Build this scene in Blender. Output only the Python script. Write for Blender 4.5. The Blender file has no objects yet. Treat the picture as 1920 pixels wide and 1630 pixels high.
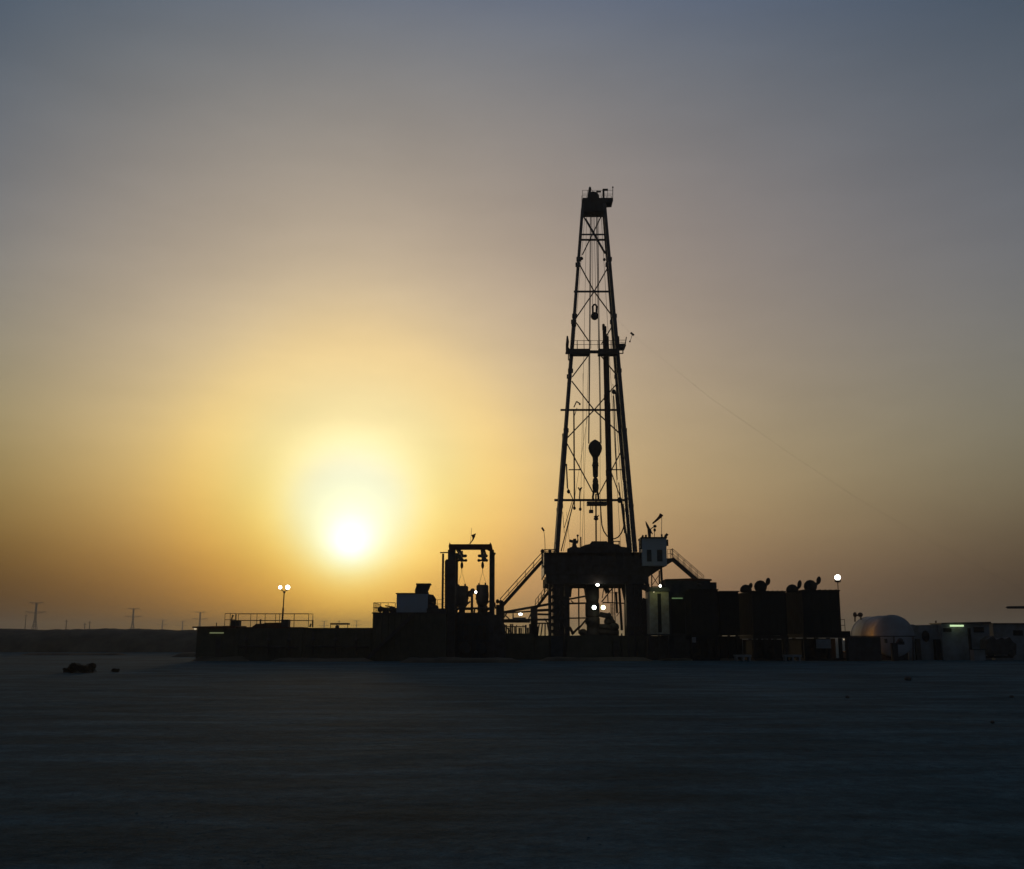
import bpy, math, random
from mathutils import Vector, noise
random.seed(7)
R = math.radians
scene = bpy.context.scene
COL = scene.collection

# ------------------------------------------------------------------ camera geometry (used to turn survey pixels into metres)
F, CX, CY, HZ, H = 2000.0, 960.0, 815.0, 1195.0, 2.4
TH = math.atan((HZ - CY) / F)
ct, st = math.cos(TH), math.sin(TH)
def P(px, py, Y):
    a = (px - CX) / F; b = (CY - py) / F
    s = Y / (ct - b * st)
    return Vector((a * s, Y, H + (st + b * ct) * s))
def Z(py, Y): return P(CX, py, Y).z
def G(px, py):
    a = (px - CX) / F; b = (CY - py) / F
    s = -H / (st + b * ct)
    return Vector((a * s, (ct - b * st) * s, 0))
def GX(px, Y):                                  # x at ground level, distance Y
    a = (px - CX) / F
    row = HZ
    for _ in range(4):
        b = (CY - row) / F
        s = Y / (ct - b * st); z = H + (st + b * ct) * s
        row += z * F / Y
    return a * s

# ------------------------------------------------------------------ materials
def mat(name, base, rough=0.6, metal=0.0, var=0.25, scale=1.5, var_col=None, bump=0.0, bscale=20, spec=0.2):
    m = bpy.data.materials.new(name); m.use_nodes = True
    nt = m.node_tree; n = nt.nodes; l = nt.links
    b = n['Principled BSDF']
    b.inputs['Roughness'].default_value = rough; b.inputs['Metallic'].default_value = metal
    b.inputs['Specular IOR Level'].default_value = 0.3
    tc = n.new('ShaderNodeTexCoord'); no = n.new('ShaderNodeTexNoise'); no.inputs['Scale'].default_value = scale
    no.inputs['Detail'].default_value = 8; no.inputs['Roughness'].default_value = 0.65
    l.new(tc.outputs['Object'], no.inputs['Vector'])
    cr = n.new('ShaderNodeValToRGB'); cr.color_ramp.elements[0].position = 0.35; cr.color_ramp.elements[1].position = 0.68
    c2 = var_col if var_col else tuple(c * (1 - var) for c in base)
    cr.color_ramp.elements[0].color = (*c2, 1); cr.color_ramp.elements[1].color = (*base, 1)
    l.new(no.outputs['Fac'], cr.inputs['Fac']); l.new(cr.outputs['Color'], b.inputs['Base Color'])
    if bump:
        n2 = n.new('ShaderNodeTexNoise'); n2.inputs['Scale'].default_value = bscale; n2.inputs['Detail'].default_value = 6
        l.new(tc.outputs['Object'], n2.inputs['Vector'])
        bp = n.new('ShaderNodeBump'); bp.inputs['Strength'].default_value = bump
        l.new(n2.outputs['Fac'], bp.inputs['Height']); l.new(bp.outputs['Normal'], b.inputs['Normal'])
    b.inputs['Specular IOR Level'].default_value = spec
    return m
def emit(name, col, strength):
    m = bpy.data.materials.new(name); m.use_nodes = True
    b = m.node_tree.nodes['Principled BSDF']
    b.inputs['Base Color'].default_value = (0.8, 0.8, 0.8, 1)
    b.inputs['Emission Color'].default_value = (*col, 1); b.inputs['Emission Strength'].default_value = strength
    return m
M = dict(
    steel=mat('dark_painted_steel', (0.075, 0.07, 0.07), 0.6, 0.0, var_col=(0.05, 0.035, 0.03)),
    mast=mat('mast_steel', (0.13, 0.12, 0.13), 0.5, 0.1, var_col=(0.08, 0.06, 0.055)),
    rust=mat('rusty_red_steel', (0.16, 0.05, 0.03), 0.75, 0.0, var_col=(0.07, 0.03, 0.02)),
    galv=mat('galvanised_steel', (0.2, 0.2, 0.2), 0.45, 0.4),
    pale=mat('pale_blue_grey_panel', (0.36, 0.4, 0.47), 0.6, 0.0, var_col=(0.36, 0.37, 0.38), scale=1.1),
    cream=mat('cream_panel', (0.5, 0.47, 0.4), 0.65, 0.0, var_col=(0.3, 0.24, 0.17), scale=1.3),
    grey=mat('grey_machine_paint', (0.06, 0.066, 0.075), 0.75, 0.0, var_col=(0.035, 0.037, 0.04)),
    olive=mat('muddy_olive_steel', (0.065, 0.063, 0.045), 0.8, 0.0, var_col=(0.11, 0.095, 0.07), scale=0.8, spec=0.1),
    black=mat('black_grille', (0.02, 0.02, 0.02), 0.8, 0.0),
    rubber=mat('black_rubber', (0.03, 0.03, 0.03), 0.6),
    cable=mat('wire_rope', (0.06, 0.055, 0.05), 0.6),
    cloth=mat('dark_red_cloth', (0.13, 0.03, 0.025), 0.9),
    tank=mat('tank_white_paint', (0.36, 0.38, 0.44), 0.7, 0.0, var_col=(0.27, 0.26, 0.26), scale=0.7),
    brass=mat('pipe_thread_yellow', (0.32, 0.26, 0.07), 0.5),
    wood=mat('weathered_timber', (0.14, 0.1, 0.07), 0.85),
    soil=mat('dark_soil', (0.17, 0.135, 0.095), 0.95, 0.0, var_col=(0.09, 0.07, 0.05), scale=0.35, bump=0.6, bscale=3),
    dune=mat('spoil_sand', (0.26, 0.22, 0.16), 0.95, 0.0, var_col=(0.17, 0.14, 0.1), scale=0.5, bump=0.5, bscale=4),
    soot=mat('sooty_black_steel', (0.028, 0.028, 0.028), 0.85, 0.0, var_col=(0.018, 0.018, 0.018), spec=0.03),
    dim=mat('pale_dim_panel', (0.27, 0.29, 0.32), 0.75, 0.0, var_col=(0.17, 0.16, 0.15), scale=1.0),  # darker version of the pale panel colour
    leaf=mat('dry_scrub_leaf', (0.07, 0.055, 0.03), 0.9, var_col=(0.05, 0.03, 0.02)),
    twig=mat('scrub_twig', (0.08, 0.05, 0.035), 0.9),
    stone=mat('stone', (0.12, 0.11, 0.1), 0.9, bump=0.5),
    lamp=emit('white_floodlight_glass', (1.0, 0.94, 0.8), 9),
    lamp_cool=emit('cool_floodlight_glass', (0.9, 1.0, 0.88), 7),
    lamp_green=emit('green_white_floodlight_glass', (0.85, 1.0, 0.55), 5),
    lamp_dim=emit('small_lamp_glass', (1.0, 0.8, 0.5), 0.5),
    tube=emit('fluorescent_tube_glow', (0.62, 0.85, 0.45), 1.0),
    tube_dim=emit('dim_fluorescent_tube', (0.45, 0.5, 0.2), 0.28),
    tube_green=emit('green_tube', (0.25, 0.5, 0.15), 0.2),
)

# ------------------------------------------------------------------ mesh builder and object helpers
WP = {}
class MB:
    def __init__(s): s.v = []; s.f = []; s.sm = []
    def add(s, vs, fs, smooth=False):
        o = len(s.v); s.v += [Vector(v) for v in vs]
        for f in fs: s.f.append([i + o for i in f]); s.sm.append(smooth)
        return s
    def box(s, x0, x1, y0, y1, z0, z1):
        vs = [(x, y, z) for x in (x0, x1) for y in (y0, y1) for z in (z0, z1)]
        return s.add(vs, [(0, 1, 3, 2), (4, 6, 7, 5), (0, 4, 5, 1), (2, 3, 7, 6), (0, 2, 6, 4), (1, 5, 7, 3)])
    def pbox(s, x0, r0, x1, r1, Y0, Y1):        # front face seen at pixels x0..x1, rows r0..r1 (r1 None: down to the ground)
        rb = 1236 if r1 is None else r1
        rm = (r0 + rb) / 2
        return s.box(P(x0, rm, Y0).x, P(x1, rm, Y0).x, Y0, Y1, 0 if r1 is None else Z(r1, Y0), Z(r0, Y0))
    def bar(s, p, q, w, h=None):
        p, q = Vector(p), Vector(q); h = h or w; d = (q - p)
        if d.length < 1e-6: return s
        d.normalize(); up = Vector((0, 1, 0)) if abs(d.y) < 0.9 else Vector((0, 0, 1))
        a = d.cross(up).normalized(); b = d.cross(a).normalized()
        vs = [c + a * i * w / 2 + b * j * h / 2 for c in (p, q) for i, j in ((-1, -1), (1, -1), (1, 1), (-1, 1))]
        return s.add(vs, [(0, 1, 2, 3), (7, 6, 5, 4), (0, 4, 5, 1), (1, 5, 6, 2), (2, 6, 7, 3), (3, 7, 4, 0)])
    def tube(s, pts, r, n=8, r2=None):
        pts = [Vector(p) for p in pts]; rings = []; N = len(pts)
        for i, p in enumerate(pts):
            d = (pts[min(i + 1, N - 1)] - pts[max(i - 1, 0)]).normalized()
            up = Vector((0, 1, 0)) if abs(d.y) < 0.9 else Vector((0, 0, 1))
            a = d.cross(up).normalized(); b = d.cross(a).normalized()
            rr = r if r2 is None else r + (r2 - r) * i / (N - 1)
            rings.append([p + (a * math.cos(2 * math.pi * k / n) + b * math.sin(2 * math.pi * k / n)) * rr for k in range(n)])
        vs = [v for rg in rings for v in rg]; fs = []
        for i in range(N - 1):
            for k in range(n):
                fs.append((i * n + k, i * n + (k + 1) % n, (i + 1) * n + (k + 1) % n, (i + 1) * n + k))
        s.add(vs, fs, True)
        o = len(s.v) - len(vs)
        s.f += [[o + k for k in range(n)][::-1], [o + (N - 1) * n + k for k in range(n)]]; s.sm += [False, False]
        return s
    def lathe(s, c, prof, n=16, axis=(0, 0, 1), sy=1.0):   # prof: (radius, distance along axis)
        c = Vector(c); d = Vector(axis).normalized(); up = Vector((0, 1, 0)) if abs(d.y) < 0.9 else Vector((0, 0, 1))
        a = d.cross(up).normalized(); b = d.cross(a).normalized()
        vs = []; fs = []
        for r, z in prof:
            for k in range(n):
                t = 2 * math.pi * k / n
                vs.append(c + d * z + a * math.cos(t) * max(r, 1e-3) + b * math.sin(t) * max(r, 1e-3) * sy)
        for i in range(len(prof) - 1):
            for k in range(n): fs.append((i * n + k, i * n + (k + 1) % n, (i + 1) * n + (k + 1) % n, (i + 1) * n + k))
        fs += [tuple(range(n))[::-1], tuple((len(prof) - 1) * n + k for k in range(n))]
        return s.add(vs, fs, True)
    def ball(s, c, rx, rz=None, n=12, axis=(0, 0, 1), sy=1.0):
        rz = rz or rx
        return s.lathe(c, [(rx * math.sin(math.pi * i / 10), -rz * math.cos(math.pi * i / 10)) for i in range(11)], n, axis, sy)
    def prism(s, poly, y0, y1):                 # poly of (x, z)
        n = len(poly); vs = [(x, y0, z) for x, z in poly] + [(x, y1, z) for x, z in poly]
        fs = [tuple(range(n)), tuple(range(n, 2 * n))[::-1]] + [(i, i + n, (i + 1) % n + n, (i + 1) % n) for i in range(n)]
        return s.add(vs, fs)
    def pprism(s, pp, Y0, Y1):                  # poly of (px, row) seen at distance Y0
        return s.prism([(P(x, r, Y0).x, Z(r, Y0)) for x, r in pp], Y0, Y1)
    def build(s, name, m, parent=None, label=None):
        xs = [v.x for v in s.v]; ys = [v.y for v in s.v]; zs = [v.z for v in s.v]
        o = Vector(((min(xs) + max(xs)) / 2, (min(ys) + max(ys)) / 2, min(zs)))
        me = bpy.data.meshes.new(name); me.from_pydata([v - o for v in s.v], [], s.f)
        me.polygons.foreach_set('use_smooth', s.sm); me.materials.append(M[m] if isinstance(m, str) else m)
        me.validate(); me.update()
        ob = bpy.data.objects.new(name, me); COL.objects.link(ob); WP[ob] = o
        if parent: ob.parent = parent; ob.location = o - WP[parent]
        else: ob.location = o
        if label: ob['label'] = label
        return ob
def tag(o, label, cat, group=None, kind=None):
    if label: o['label'] = label
    if cat: o['category'] = cat
    if group: o['group'] = group
    if kind: o['kind'] = kind
    return o
def thing(name, label, cat, base, group=None):
    o = bpy.data.objects.new(name, None); COL.objects.link(o); o.empty_display_size = 0.5
    o.location = base; WP[o] = Vector(base)
    return tag(o, label, cat, group)
def dup(root, loc, label=None, sc=None):
    r = root.copy(); COL.objects.link(r); r.location = loc
    if label: r['label'] = label
    if sc: r.scale = (sc, sc, sc)
    for ch in list(root.children):
        c = ch.copy(); COL.objects.link(c); c.parent = r
        for g in ch.children:
            d = g.copy(); COL.objects.link(d); d.parent = c
    return r
def light(name, loc, col, watts, parent, r=0.1):
    L = bpy.data.lights.new(name, 'POINT'); L.color = col; L.energy = watts; L.shadow_soft_size = r
    o = bpy.data.objects.new(name, L); COL.objects.link(o); o.parent = parent; o.location = Vector(loc) - WP[parent]
    return o
def rail(parent, pts, h=1.1, step=1.6, r=0.03, name='handrail', m='steel', mids=(0.5,)):
    b = MB(); pts = [Vector(p) for p in pts]
    for p, q in zip(pts[:-1], pts[1:]):
        n = max(1, round((q - p).length / step))
        for i in range(n + 1):
            c = p.lerp(q, i / n); b.tube([c, c + Vector((0, 0, h))], r, 6)
        for k in (1.0,) + tuple(mids): b.tube([p + Vector((0, 0, h * k)), q + Vector((0, 0, h * k))], r, 6)
    return b.build(name, m, parent)
def stairway(label, top, bot, width, group=None, hr=1.05, sw=0.32):
    t = thing('steel_stairway', label, 'stairway', Vector((bot.x, bot.y, max(0, bot.z))), group)
    for dy in (0, width):
        o = Vector((0, dy, 0))
        MB().bar(top + o, bot + o, sw, 0.06).build('stringer', 'steel', t)
        b = MB(); n = 5
        for i in range(n + 1):
            c = top.lerp(bot, i / n) + o; b.tube([c, c + Vector((0, 0, hr))], 0.028, 6)
        for k in (1.0, 0.5): b.tube([top + o + Vector((0, 0, hr * k)), bot + o + Vector((0, 0, hr * k))], 0.028, 6)
        b.build('handrail', 'steel', t)
    b = MB(); n = max(6, int(abs(top.z - bot.z) / 0.22))
    for i in range(1, n):
        c = top.lerp(bot, i / n); b.box(c.x - 0.13, c.x + 0.13, c.y + 0.035, c.y + width - 0.035, c.z - 0.02, c.z + 0.02)
    b.build('stair_flight', 'steel', t)
    return t

# ------------------------------------------------------------------ camera
cam = bpy.data.cameras.new('camera'); co = bpy.data.objects.new('camera', cam); COL.objects.link(co)
cam.sensor_width = 36; cam.lens = 36 * F / 1920; cam.clip_start = 0.2; cam.clip_end = 30000
co.location = (0, 0, H); co.rotation_euler = (math.pi / 2 + TH, 0, 0); scene.camera = co

# ------------------------------------------------------------------ ground
gm = bpy.data.materials.new('salt_crust_sand'); gm.use_nodes = True
nt = gm.node_tree; n = nt.nodes; l = nt.links; b = n['Principled BSDF']; b.inputs['Roughness'].default_value = 0.95
b.inputs['Specular IOR Level'].default_value = 0.05
tc = n.new('ShaderNodeTexCoord')
def nz(scale, detail, rough=0.6, mp=None):
    t = n.new('ShaderNodeTexNoise'); t.inputs['Scale'].default_value = scale; t.inputs['Detail'].default_value = detail
    t.inputs['Roughness'].default_value = rough
    if mp:
        m_ = n.new('ShaderNodeMapping'); m_.inputs['Scale'].default_value = mp[0]; m_.inputs['Rotation'].default_value = (0, 0, mp[1])
        l.new(tc.outputs['Object'], m_.inputs['Vector']); l.new(m_.outputs['Vector'], t.inputs['Vector'])
    else: l.new(tc.outputs['Object'], t.inputs['Vector'])
    return t
def ramp(src, p0, c0, p1, c1):
    r_ = n.new('ShaderNodeValToRGB'); r_.color_ramp.elements[0].position = p0; r_.color_ramp.elements[1].position = p1
    r_.color_ramp.elements[0].color = (*c0, 1); r_.color_ramp.elements[1].color = (*c1, 1); l.new(src.outputs['Fac'], r_.inputs['Fac']); return r_
def mul(a_, b_, kind='MULTIPLY', f=1.0):
    m_ = n.new('ShaderNodeMix'); m_.data_type = 'RGBA'; m_.blend_type = kind; m_.inputs[0].default_value = f
    l.new(a_, m_.inputs[6]); l.new(b_, m_.inputs[7]); return m_.outputs[2]
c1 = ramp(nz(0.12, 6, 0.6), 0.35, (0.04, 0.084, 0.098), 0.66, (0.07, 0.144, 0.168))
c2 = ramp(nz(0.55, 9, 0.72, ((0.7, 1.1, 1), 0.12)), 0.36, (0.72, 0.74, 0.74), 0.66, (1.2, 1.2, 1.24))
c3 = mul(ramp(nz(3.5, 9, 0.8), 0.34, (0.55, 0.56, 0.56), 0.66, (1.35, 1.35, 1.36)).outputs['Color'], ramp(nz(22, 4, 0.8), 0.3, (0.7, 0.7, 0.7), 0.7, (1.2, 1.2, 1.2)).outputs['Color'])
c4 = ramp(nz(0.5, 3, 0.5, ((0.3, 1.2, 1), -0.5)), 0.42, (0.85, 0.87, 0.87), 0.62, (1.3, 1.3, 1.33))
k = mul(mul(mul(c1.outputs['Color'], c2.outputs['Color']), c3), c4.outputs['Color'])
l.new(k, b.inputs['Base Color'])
nb = nz(5, 9, 0.7); nb2 = nz(0.8, 6, 0.6)
ad = n.new('ShaderNodeMath'); ad.operation = 'MULTIPLY_ADD'; ad.inputs[1].default_value = 3.0
l.new(nb2.outputs['Fac'], ad.inputs[0]); l.new(nb.outputs['Fac'], ad.inputs[2])
bp = n.new('ShaderNodeBump'); bp.inputs['Strength'].default_value = 0.7; bp.inputs['Distance'].default_value = 0.045
l.new(ad.outputs[0], bp.inputs['Height']); l.new(bp.outputs['Normal'], b.inputs['Normal'])
def gh(x, y):
    fade = min(1, max(0, (y - 6) / 10)) * min(1, max(0, (104 - y) / 25))
    if y < 6 or y > 104: return 0
    return fade * (noise.noise(Vector((x * 0.09, y * 0.12, 0))) * 0.07 + noise.noise(Vector((x * 0.4, y * 0.5, 3))) * 0.03 + noise.noise(Vector((x * 1.3, y * 1.6, 7))) * 0.014)
ys = [-60, -20, 0] + [3 + i * 0.33 for i in range(120)] + [43 + i * 0.8 for i in range(80)] + [108, 112, 120, 140, 180, 260, 500, 1000, 2000, 4200]
xs = sorted([-4000, -1500, -500, -200, -100] + [-70 + i * 0.75 for i in range(188)] + [75, 100, 200, 500, 1500, 4000])
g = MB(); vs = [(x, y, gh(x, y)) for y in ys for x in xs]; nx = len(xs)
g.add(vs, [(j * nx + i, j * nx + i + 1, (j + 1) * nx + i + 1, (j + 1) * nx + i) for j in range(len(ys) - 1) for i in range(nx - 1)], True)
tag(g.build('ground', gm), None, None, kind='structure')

# earth bank beyond the site
def ridge(name, x0, x1, y0, y1, zt, step, m, seed, jag=0.5, ny=10):
    b = MB(); nxx = int((x1 - x0) / step) + 1; vs = []
    for j in range(ny + 1):
        v = j / ny
        for i in range(nxx):
            x = x0 + i * step; prof = math.sin(math.pi * v) ** 0.6 if 0 < v < 1 else 0
            e = min(1, min(i, nxx - 1 - i) / 4)
            hh = zt * (1 + jag * 0.22 * noise.noise(Vector((x * 0.05, seed, 0)))) + jag * 0.35 * noise.noise(Vector((x * 0.35, v * 3, seed))) + jag * 0.15 * noise.noise(Vector((x * 1.4, v * 6, seed)))
            vs.append((x, y0 + (y1 - y0) * v + (noise.noise(Vector((x * 0.1, seed, 9))) * 1.5 if 0 < v < 1 else 0), hh * prof * e - (0.05 if prof * e == 0 else 0)))
    b.add(vs, [(j * nxx + i, j * nxx + i + 1, (j + 1) * nxx + i + 1, (j + 1) * nxx + i) for j in range(ny) for i in range(nxx - 1)], True)
    return b.build(name, m)
tag(ridge('hills', -230, -8, 176, 196, 3.72, 0.7, 'soil', 4.0), None, None, kind='structure')

# spoil heaps on the ground in front of the equipment
def heap(px0, px1, row, h, label, seed, m='soil', D=None):
    a = G(px0, row); c = G(px1, row)
    o = ridge('dirt_mound', a.x, c.x, a.y, a.y + 3.0, h, 0.25, m, seed, jag=min(1, h), ny=8)
    return tag(o, label, 'dirt mound')
heap(745, 985, 1243, 0.42, 'long low spoil heap on the ground in front of the portal hoist', 11.0)
heap(352, 470, 1240, 0.5, 'low dark spoil heap in front of the cabin with the dim tube light', 12.0, 'soil')

heap(500, 700, 1241, 0.3, 'low spoil ridge along the foot of the mud tanks', 13.0, 'soil')
heap(1010, 1235, 1240, 0.35, 'low dark spoil ridge at the foot of the rig substructure', 14.0, 'soil')
heap(318, 392, 1232, 0.55, 'small dark spoil heap beside the left end of the low cabin', 15.0, 'soil')
heap(1235, 1400, 1239, 0.22, 'thin dark spoil ridge in front of the dark container', 16.0, 'soil')
heap(30, 230, 1229, 0.3, 'faint low spoil ridge far left between the bank and the scrub', 17.0, 'soil')
# ------------------------------------------------------------------ scrub and stones
b = MB(); rnd = random.Random(21)
for i in range(3600):
    y = 9 + 60 * rnd.random() ** 1.7; x = rnd.uniform(-0.52, 0.52) * y * 1.05; s_ = rnd.choice((0.006, 0.008, 0.012, 0.015, 0.02)) * (1 + y / 40)
    z = gh(x, y); vs_ = [(x + s_ * rnd.uniform(.6, 1.2) * math.cos(a_), y + s_ * rnd.uniform(.6, 1.2) * math.sin(a_), z - 0.003) for a_ in (0, 1.3, 2.5, 3.8, 5.1)]
    b.add(vs_ + [(x + s_ * .2, y, z + s_ * rnd.uniform(.12, .3))], [(0, 1, 5), (1, 2, 5), (2, 3, 5), (3, 4, 5), (4, 0, 5)])
tag(b.build('gravel', gm), None, None, kind='stuff')

def scrub(px, row, w, h, label, nl):
    c = G(px, row); t = thing('scrub_bush', label, 'bush', c, 'scrub bushes on the open sand')
    b = MB(); f = MB(); rnd = random.Random(px)
    for i in range(26):
        a = rnd.uniform(0, 6.28); rr = rnd.uniform(0.2, 1) * w / 2
        tip = c + Vector((math.cos(a) * rr, math.sin(a) * rr * 0.7, h * rnd.uniform(0.35, 0.95) * (1 - 0.4 * rr / w)))
        mid = c.lerp(tip, 0.5) + Vector((0, 0, 0.08)); b.tube([c, mid, tip], 0.018, 5, 0.006)
    lobes = [(rnd.uniform(-0.38, 0.38) * w, rnd.uniform(-0.2, 0.2) * w, rnd.uniform(0.12, 0.6) * h, rnd.uniform(0.13, 0.2) * w) for _ in range(20)]
    for i in range(nl):
        x, y, z, r = rnd.choice(lobes); d = Vector((rnd.gauss(0, 1), rnd.gauss(0, 1), rnd.gauss(0, 1))).normalized() * r * rnd.uniform(0.3, 1)
        p = c + Vector((x, y, z)) + Vector((d.x, d.y, d.z * 0.75))
        if p.z < 0.01: p.z = 0.02
        u = Vector((rnd.gauss(0, 1), rnd.gauss(0, 1), rnd.gauss(0, 1))).normalized() * 0.05; v = u.orthogonal().normalized() * 0.022
        f.add([p - u, p + v, p + u, p - v], [(0, 1, 2, 3)])
    b.build('stem', 'twig', t); f.build('foliage', 'leaf', t)
scrub(152, 1262, 1.9, 0.85, 'wide dark scrub bush on the open sand, larger of the two', 4200)
scrub(127, 1261, 0.9, 0.42, 'low scrub tuft touching the left side of the wide dark bush', 800)
scrub(216, 1261, 0.62, 0.36, 'small round scrub bush standing alone right of the wide one', 700)
def stone(px, row, s, label, seed):
    c = G(px, row); b = MB(); rnd = random.Random(seed)
    b.ball(c + Vector((0, 0, s * 0.28)), s * 0.6, s * 0.4, 9)
    for v in b.v: v += Vector((rnd.uniform(-1, 1), rnd.uniform(-1, 1), rnd.uniform(-0.6, 0.6))) * s * 0.1
    tag(b.build('stone', 'stone'), label, 'stone', 'loose stones on the sand')
stone(1703, 1276, 0.34, 'flat dark stone on the sand, the one closest to the engine houses', 1)
stone(1589, 1309, 0.14, 'small dark stone on the sand, leftmost of the loose stones', 2)
stone(1897, 1309, 0.16, 'small dark stone at the far right edge of the sand', 3)
stone(1861, 1356, 0.1, 'tiny dark stone nearest to the camera on the right', 4)

# ------------------------------------------------------------------ far pylons and poles
def pylon_proto():
    t = thing('power_pylon', 'tallest lattice power pylon on the left skyline, nearest the frame edge', 'pylon', (0, 0, 0), 'power pylons fading into the haze')
    leg = lambda z: 4.6 + (1.1 - 4.6) * min(1, z / 26) if z < 26 else 1.1 - 0.4 * (z - 26) / 24
    for sx in (-1, 1):
        for sy in (-1, 1):
            MB().bar((sx * leg(0), sy * leg(0), 0), (sx * 1.1, sy * 1.1, 26), 0.55).bar((sx * 1.1, sy * 1.1, 26), (sx * 0.7, sy * 0.7, 50), 0.5).build('leg', 'steel', t)
    b = MB(); zs = [0, 8, 15, 21, 26, 30, 34, 38, 42, 46, 50]
    for z0, z1 in zip(zs[:-1], zs[1:]):
        for sy in (-1, 1):
            b.bar((-leg(z0), sy * leg(z0), z0), (leg(z1), sy * leg(z1), z1), 0.3); b.bar((leg(z0), sy * leg(z0), z0), (-leg(z1), sy * leg(z1), z1), 0.3)
            b.bar((sy * leg(z0), -leg(z0), z0), (sy * leg(z1), leg(z1), z1), 0.3)
    b.build('lattice', 'steel', t)
    for z, w in ((50, 10), (37, 15)):
        b = MB()
        for sx in (-1, 1):
            b.bar((0, -0.6, z), (sx * w, 0, z + 0.6), 0.5); b.bar((0, 0.6, z - 2.2), (sx * w, 0, z + 0.6), 0.4)
            for q in (0.55, 1.0): b.bar((sx * w * q, 0, z), (sx * w * q, 0, z - 2.4), 0.28)
        b.build('crossarm', 'steel', t)
    return t
pyl = pylon_proto()
def pplace(o, px, Y): o.location = (GX(px, Y), Y, 0)
pplace(pyl, 63, 1520)
for px, Y, lab in ((247, 1830, 'slimmer lattice power pylon alone between the poles and the low cabin'),
                   (373, 2080, 'faint power pylon just above the roof of the low cabin'),
                   (303, 3050, 'small pale power pylon left of the low cabin, left of a pair'),
                   (341, 3250, 'small pale power pylon at the end of the earth bank, right of a pair'),
                   (607, 3250, 'tiny pale pylon just left of the bench-like roof on the mud tank'),
                   (668, 3150, 'tiny pale pylon right of the bench-like roof on the mud tank')):
    c = dup(pyl, (0, 0, 0), lab); pplace(c, px, Y)
for px, top, Y, lab in ((45, 1152, 1100, 'thin tall pole beside the tallest power pylon'), (122, 1162, 1000, 'lone utility pole between the two large pylons'),
                    (157, 1168, 1000, 'short utility pole, left one of a close pair'), (166, 1165, 1000, 'utility pole, right one of a close pair'),
                    (635, 1163, 1300, 'thin pole standing above the bench-like roof on the mud tank')):
    X_ = GX(px, Y); zt = Z(top, Y)
    t = thing('utility_pole', lab, 'pole', (X_, Y, 0), 'utility poles beyond the earth bank')
    MB().tube([(X_, Y, 0), (X_, Y, zt)], 0.5, 8, 0.3).build('shaft', 'wood', t)
    MB().bar((X_ - 1.6, Y, zt - 1.5), (X_ + 1.6, Y, zt - 1.5), 0.3).build('crossarm', 'wood', t)

# ------------------------------------------------------------------ derrick
Y0 = 125.0; zb = Z(1035, Y0); zt = Z(387, Y0)
XL0 = P(1044.5, 1035, 123).x; XR0 = P(1190, 1035, 123).x; XL1 = P(1092.5, 395, Y0).x; XR1 = P(1132.5, 390, Y0).x
def dd(t): return 4.2 + (1.5 - 4.2) * t
def mpt(side, t, face):
    x0, x1 = ((XL0, XL1), (XR0, XR1))[side]
    return Vector((x0 + (x1 - x0) * t, Y0 + (-1, 1)[face] * dd(t) / 2, zb + (zt - zb) * t))
def tf(row, face=1):
    t = 0.5
    for _ in range(6): t = (Z(row, Y0 + (-1, 1)[face] * dd(t) / 2) - zb) / (zt - zb)
    return t
def mp(side, row, face=1): return mpt(side, tf(row, face), face)
def bp_(px, row, face=1):
    return P(px, row, Y0 + (-1, 1)[face] * dd(tf(row, face)) / 2)
D = thing('drilling_derrick', 'tall dark tapering drilling derrick rising from the rig floor against the glowing sky', 'derrick', ((XL0 + XR0) / 2, Y0, zb))
for side in (0, 1):
    for face in (0, 1):
        b = MB(); cuts = [-0.004, 0.33, 0.66, 1.0]; ws = (0.52, 0.36, 0.31) if side == 0 else (0.54, 0.46, 0.38)
        for t0, t1, w in zip(cuts[:-1], cuts[1:], ws): b.bar(mpt(side, t0, face), mpt(side, t1, face), w)
        for t in (0.12, 0.33, 0.5, 0.66, 0.83):
            c = mpt(side, t, face); b.box(c.x - 0.3, c.x + 0.3, c.y - 0.25, c.y + 0.25, c.z - 0.22, c.z + 0.22)
        b.build('leg', 'mast', D)
    b = MB(); n_ = 15
    for i in range(n_):
        f0, f1 = (0, 1) if i % 2 else (1, 0)
        b.bar(mpt(side, i / n_, f0), mpt(side, (i + 1) / n_, f1), 0.11)
        b.bar(mpt(side, i / n_, 0), mpt(side, i / n_, 1), 0.11)
    b.build('side_lattice', 'mast', D)
for row, face, w, e in ((440, 0, 0.16, 0), (450, 1, 0.2, 0), (547, 1, 0.2, 0.25), (769, 1, 0.22, 0.75), (938, 1, 0.26, 0.65)):
    p, q = mp(0, row, face), mp(1, row, face); p = p - Vector((e, 0, 0)); q = q + Vector((e * 0.3, 0, 0))
    MB().bar(p, q, w).build('crossbeam', 'mast', D)
for x0, x1 in ((1066, 1089), (1145, 1166)): MB().bar(bp_(x0, 881), bp_(x1, 881), 0.12).build('crossbeam', 'mast', D)
for q in (((1094, 406), (1134, 476), 0), ((1098, 410), (1137, 478), 1), ((1129, 402), (1092, 478), 1),
          ((1087, 497), (1114, 547), 1), ((1139, 503), (1114, 547), 1), ((1114, 547), (1079, 598), 1), ((1114, 547), (1147, 592), 1),
          ((1080, 605), (1104, 640), 1), ((1148, 612), (1128, 645), 1), ((1103, 667), (1073, 707), 1), ((1124, 664), (1158, 706), 1),
          ((1072, 715), (1114, 769), 1), ((1159, 717), (1114, 769), 1), ((1114, 769), (1063, 822), 1), ((1114, 769), (1166, 817), 1),
          ((1063, 832), (1113, 926), 1), ((1165, 846), (1122, 929), 1)):
    MB().bar(bp_(*q[0], q[2]), bp_(*q[1], q[2]), 0.135).build('diagonal_brace', 'mast', D)
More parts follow.
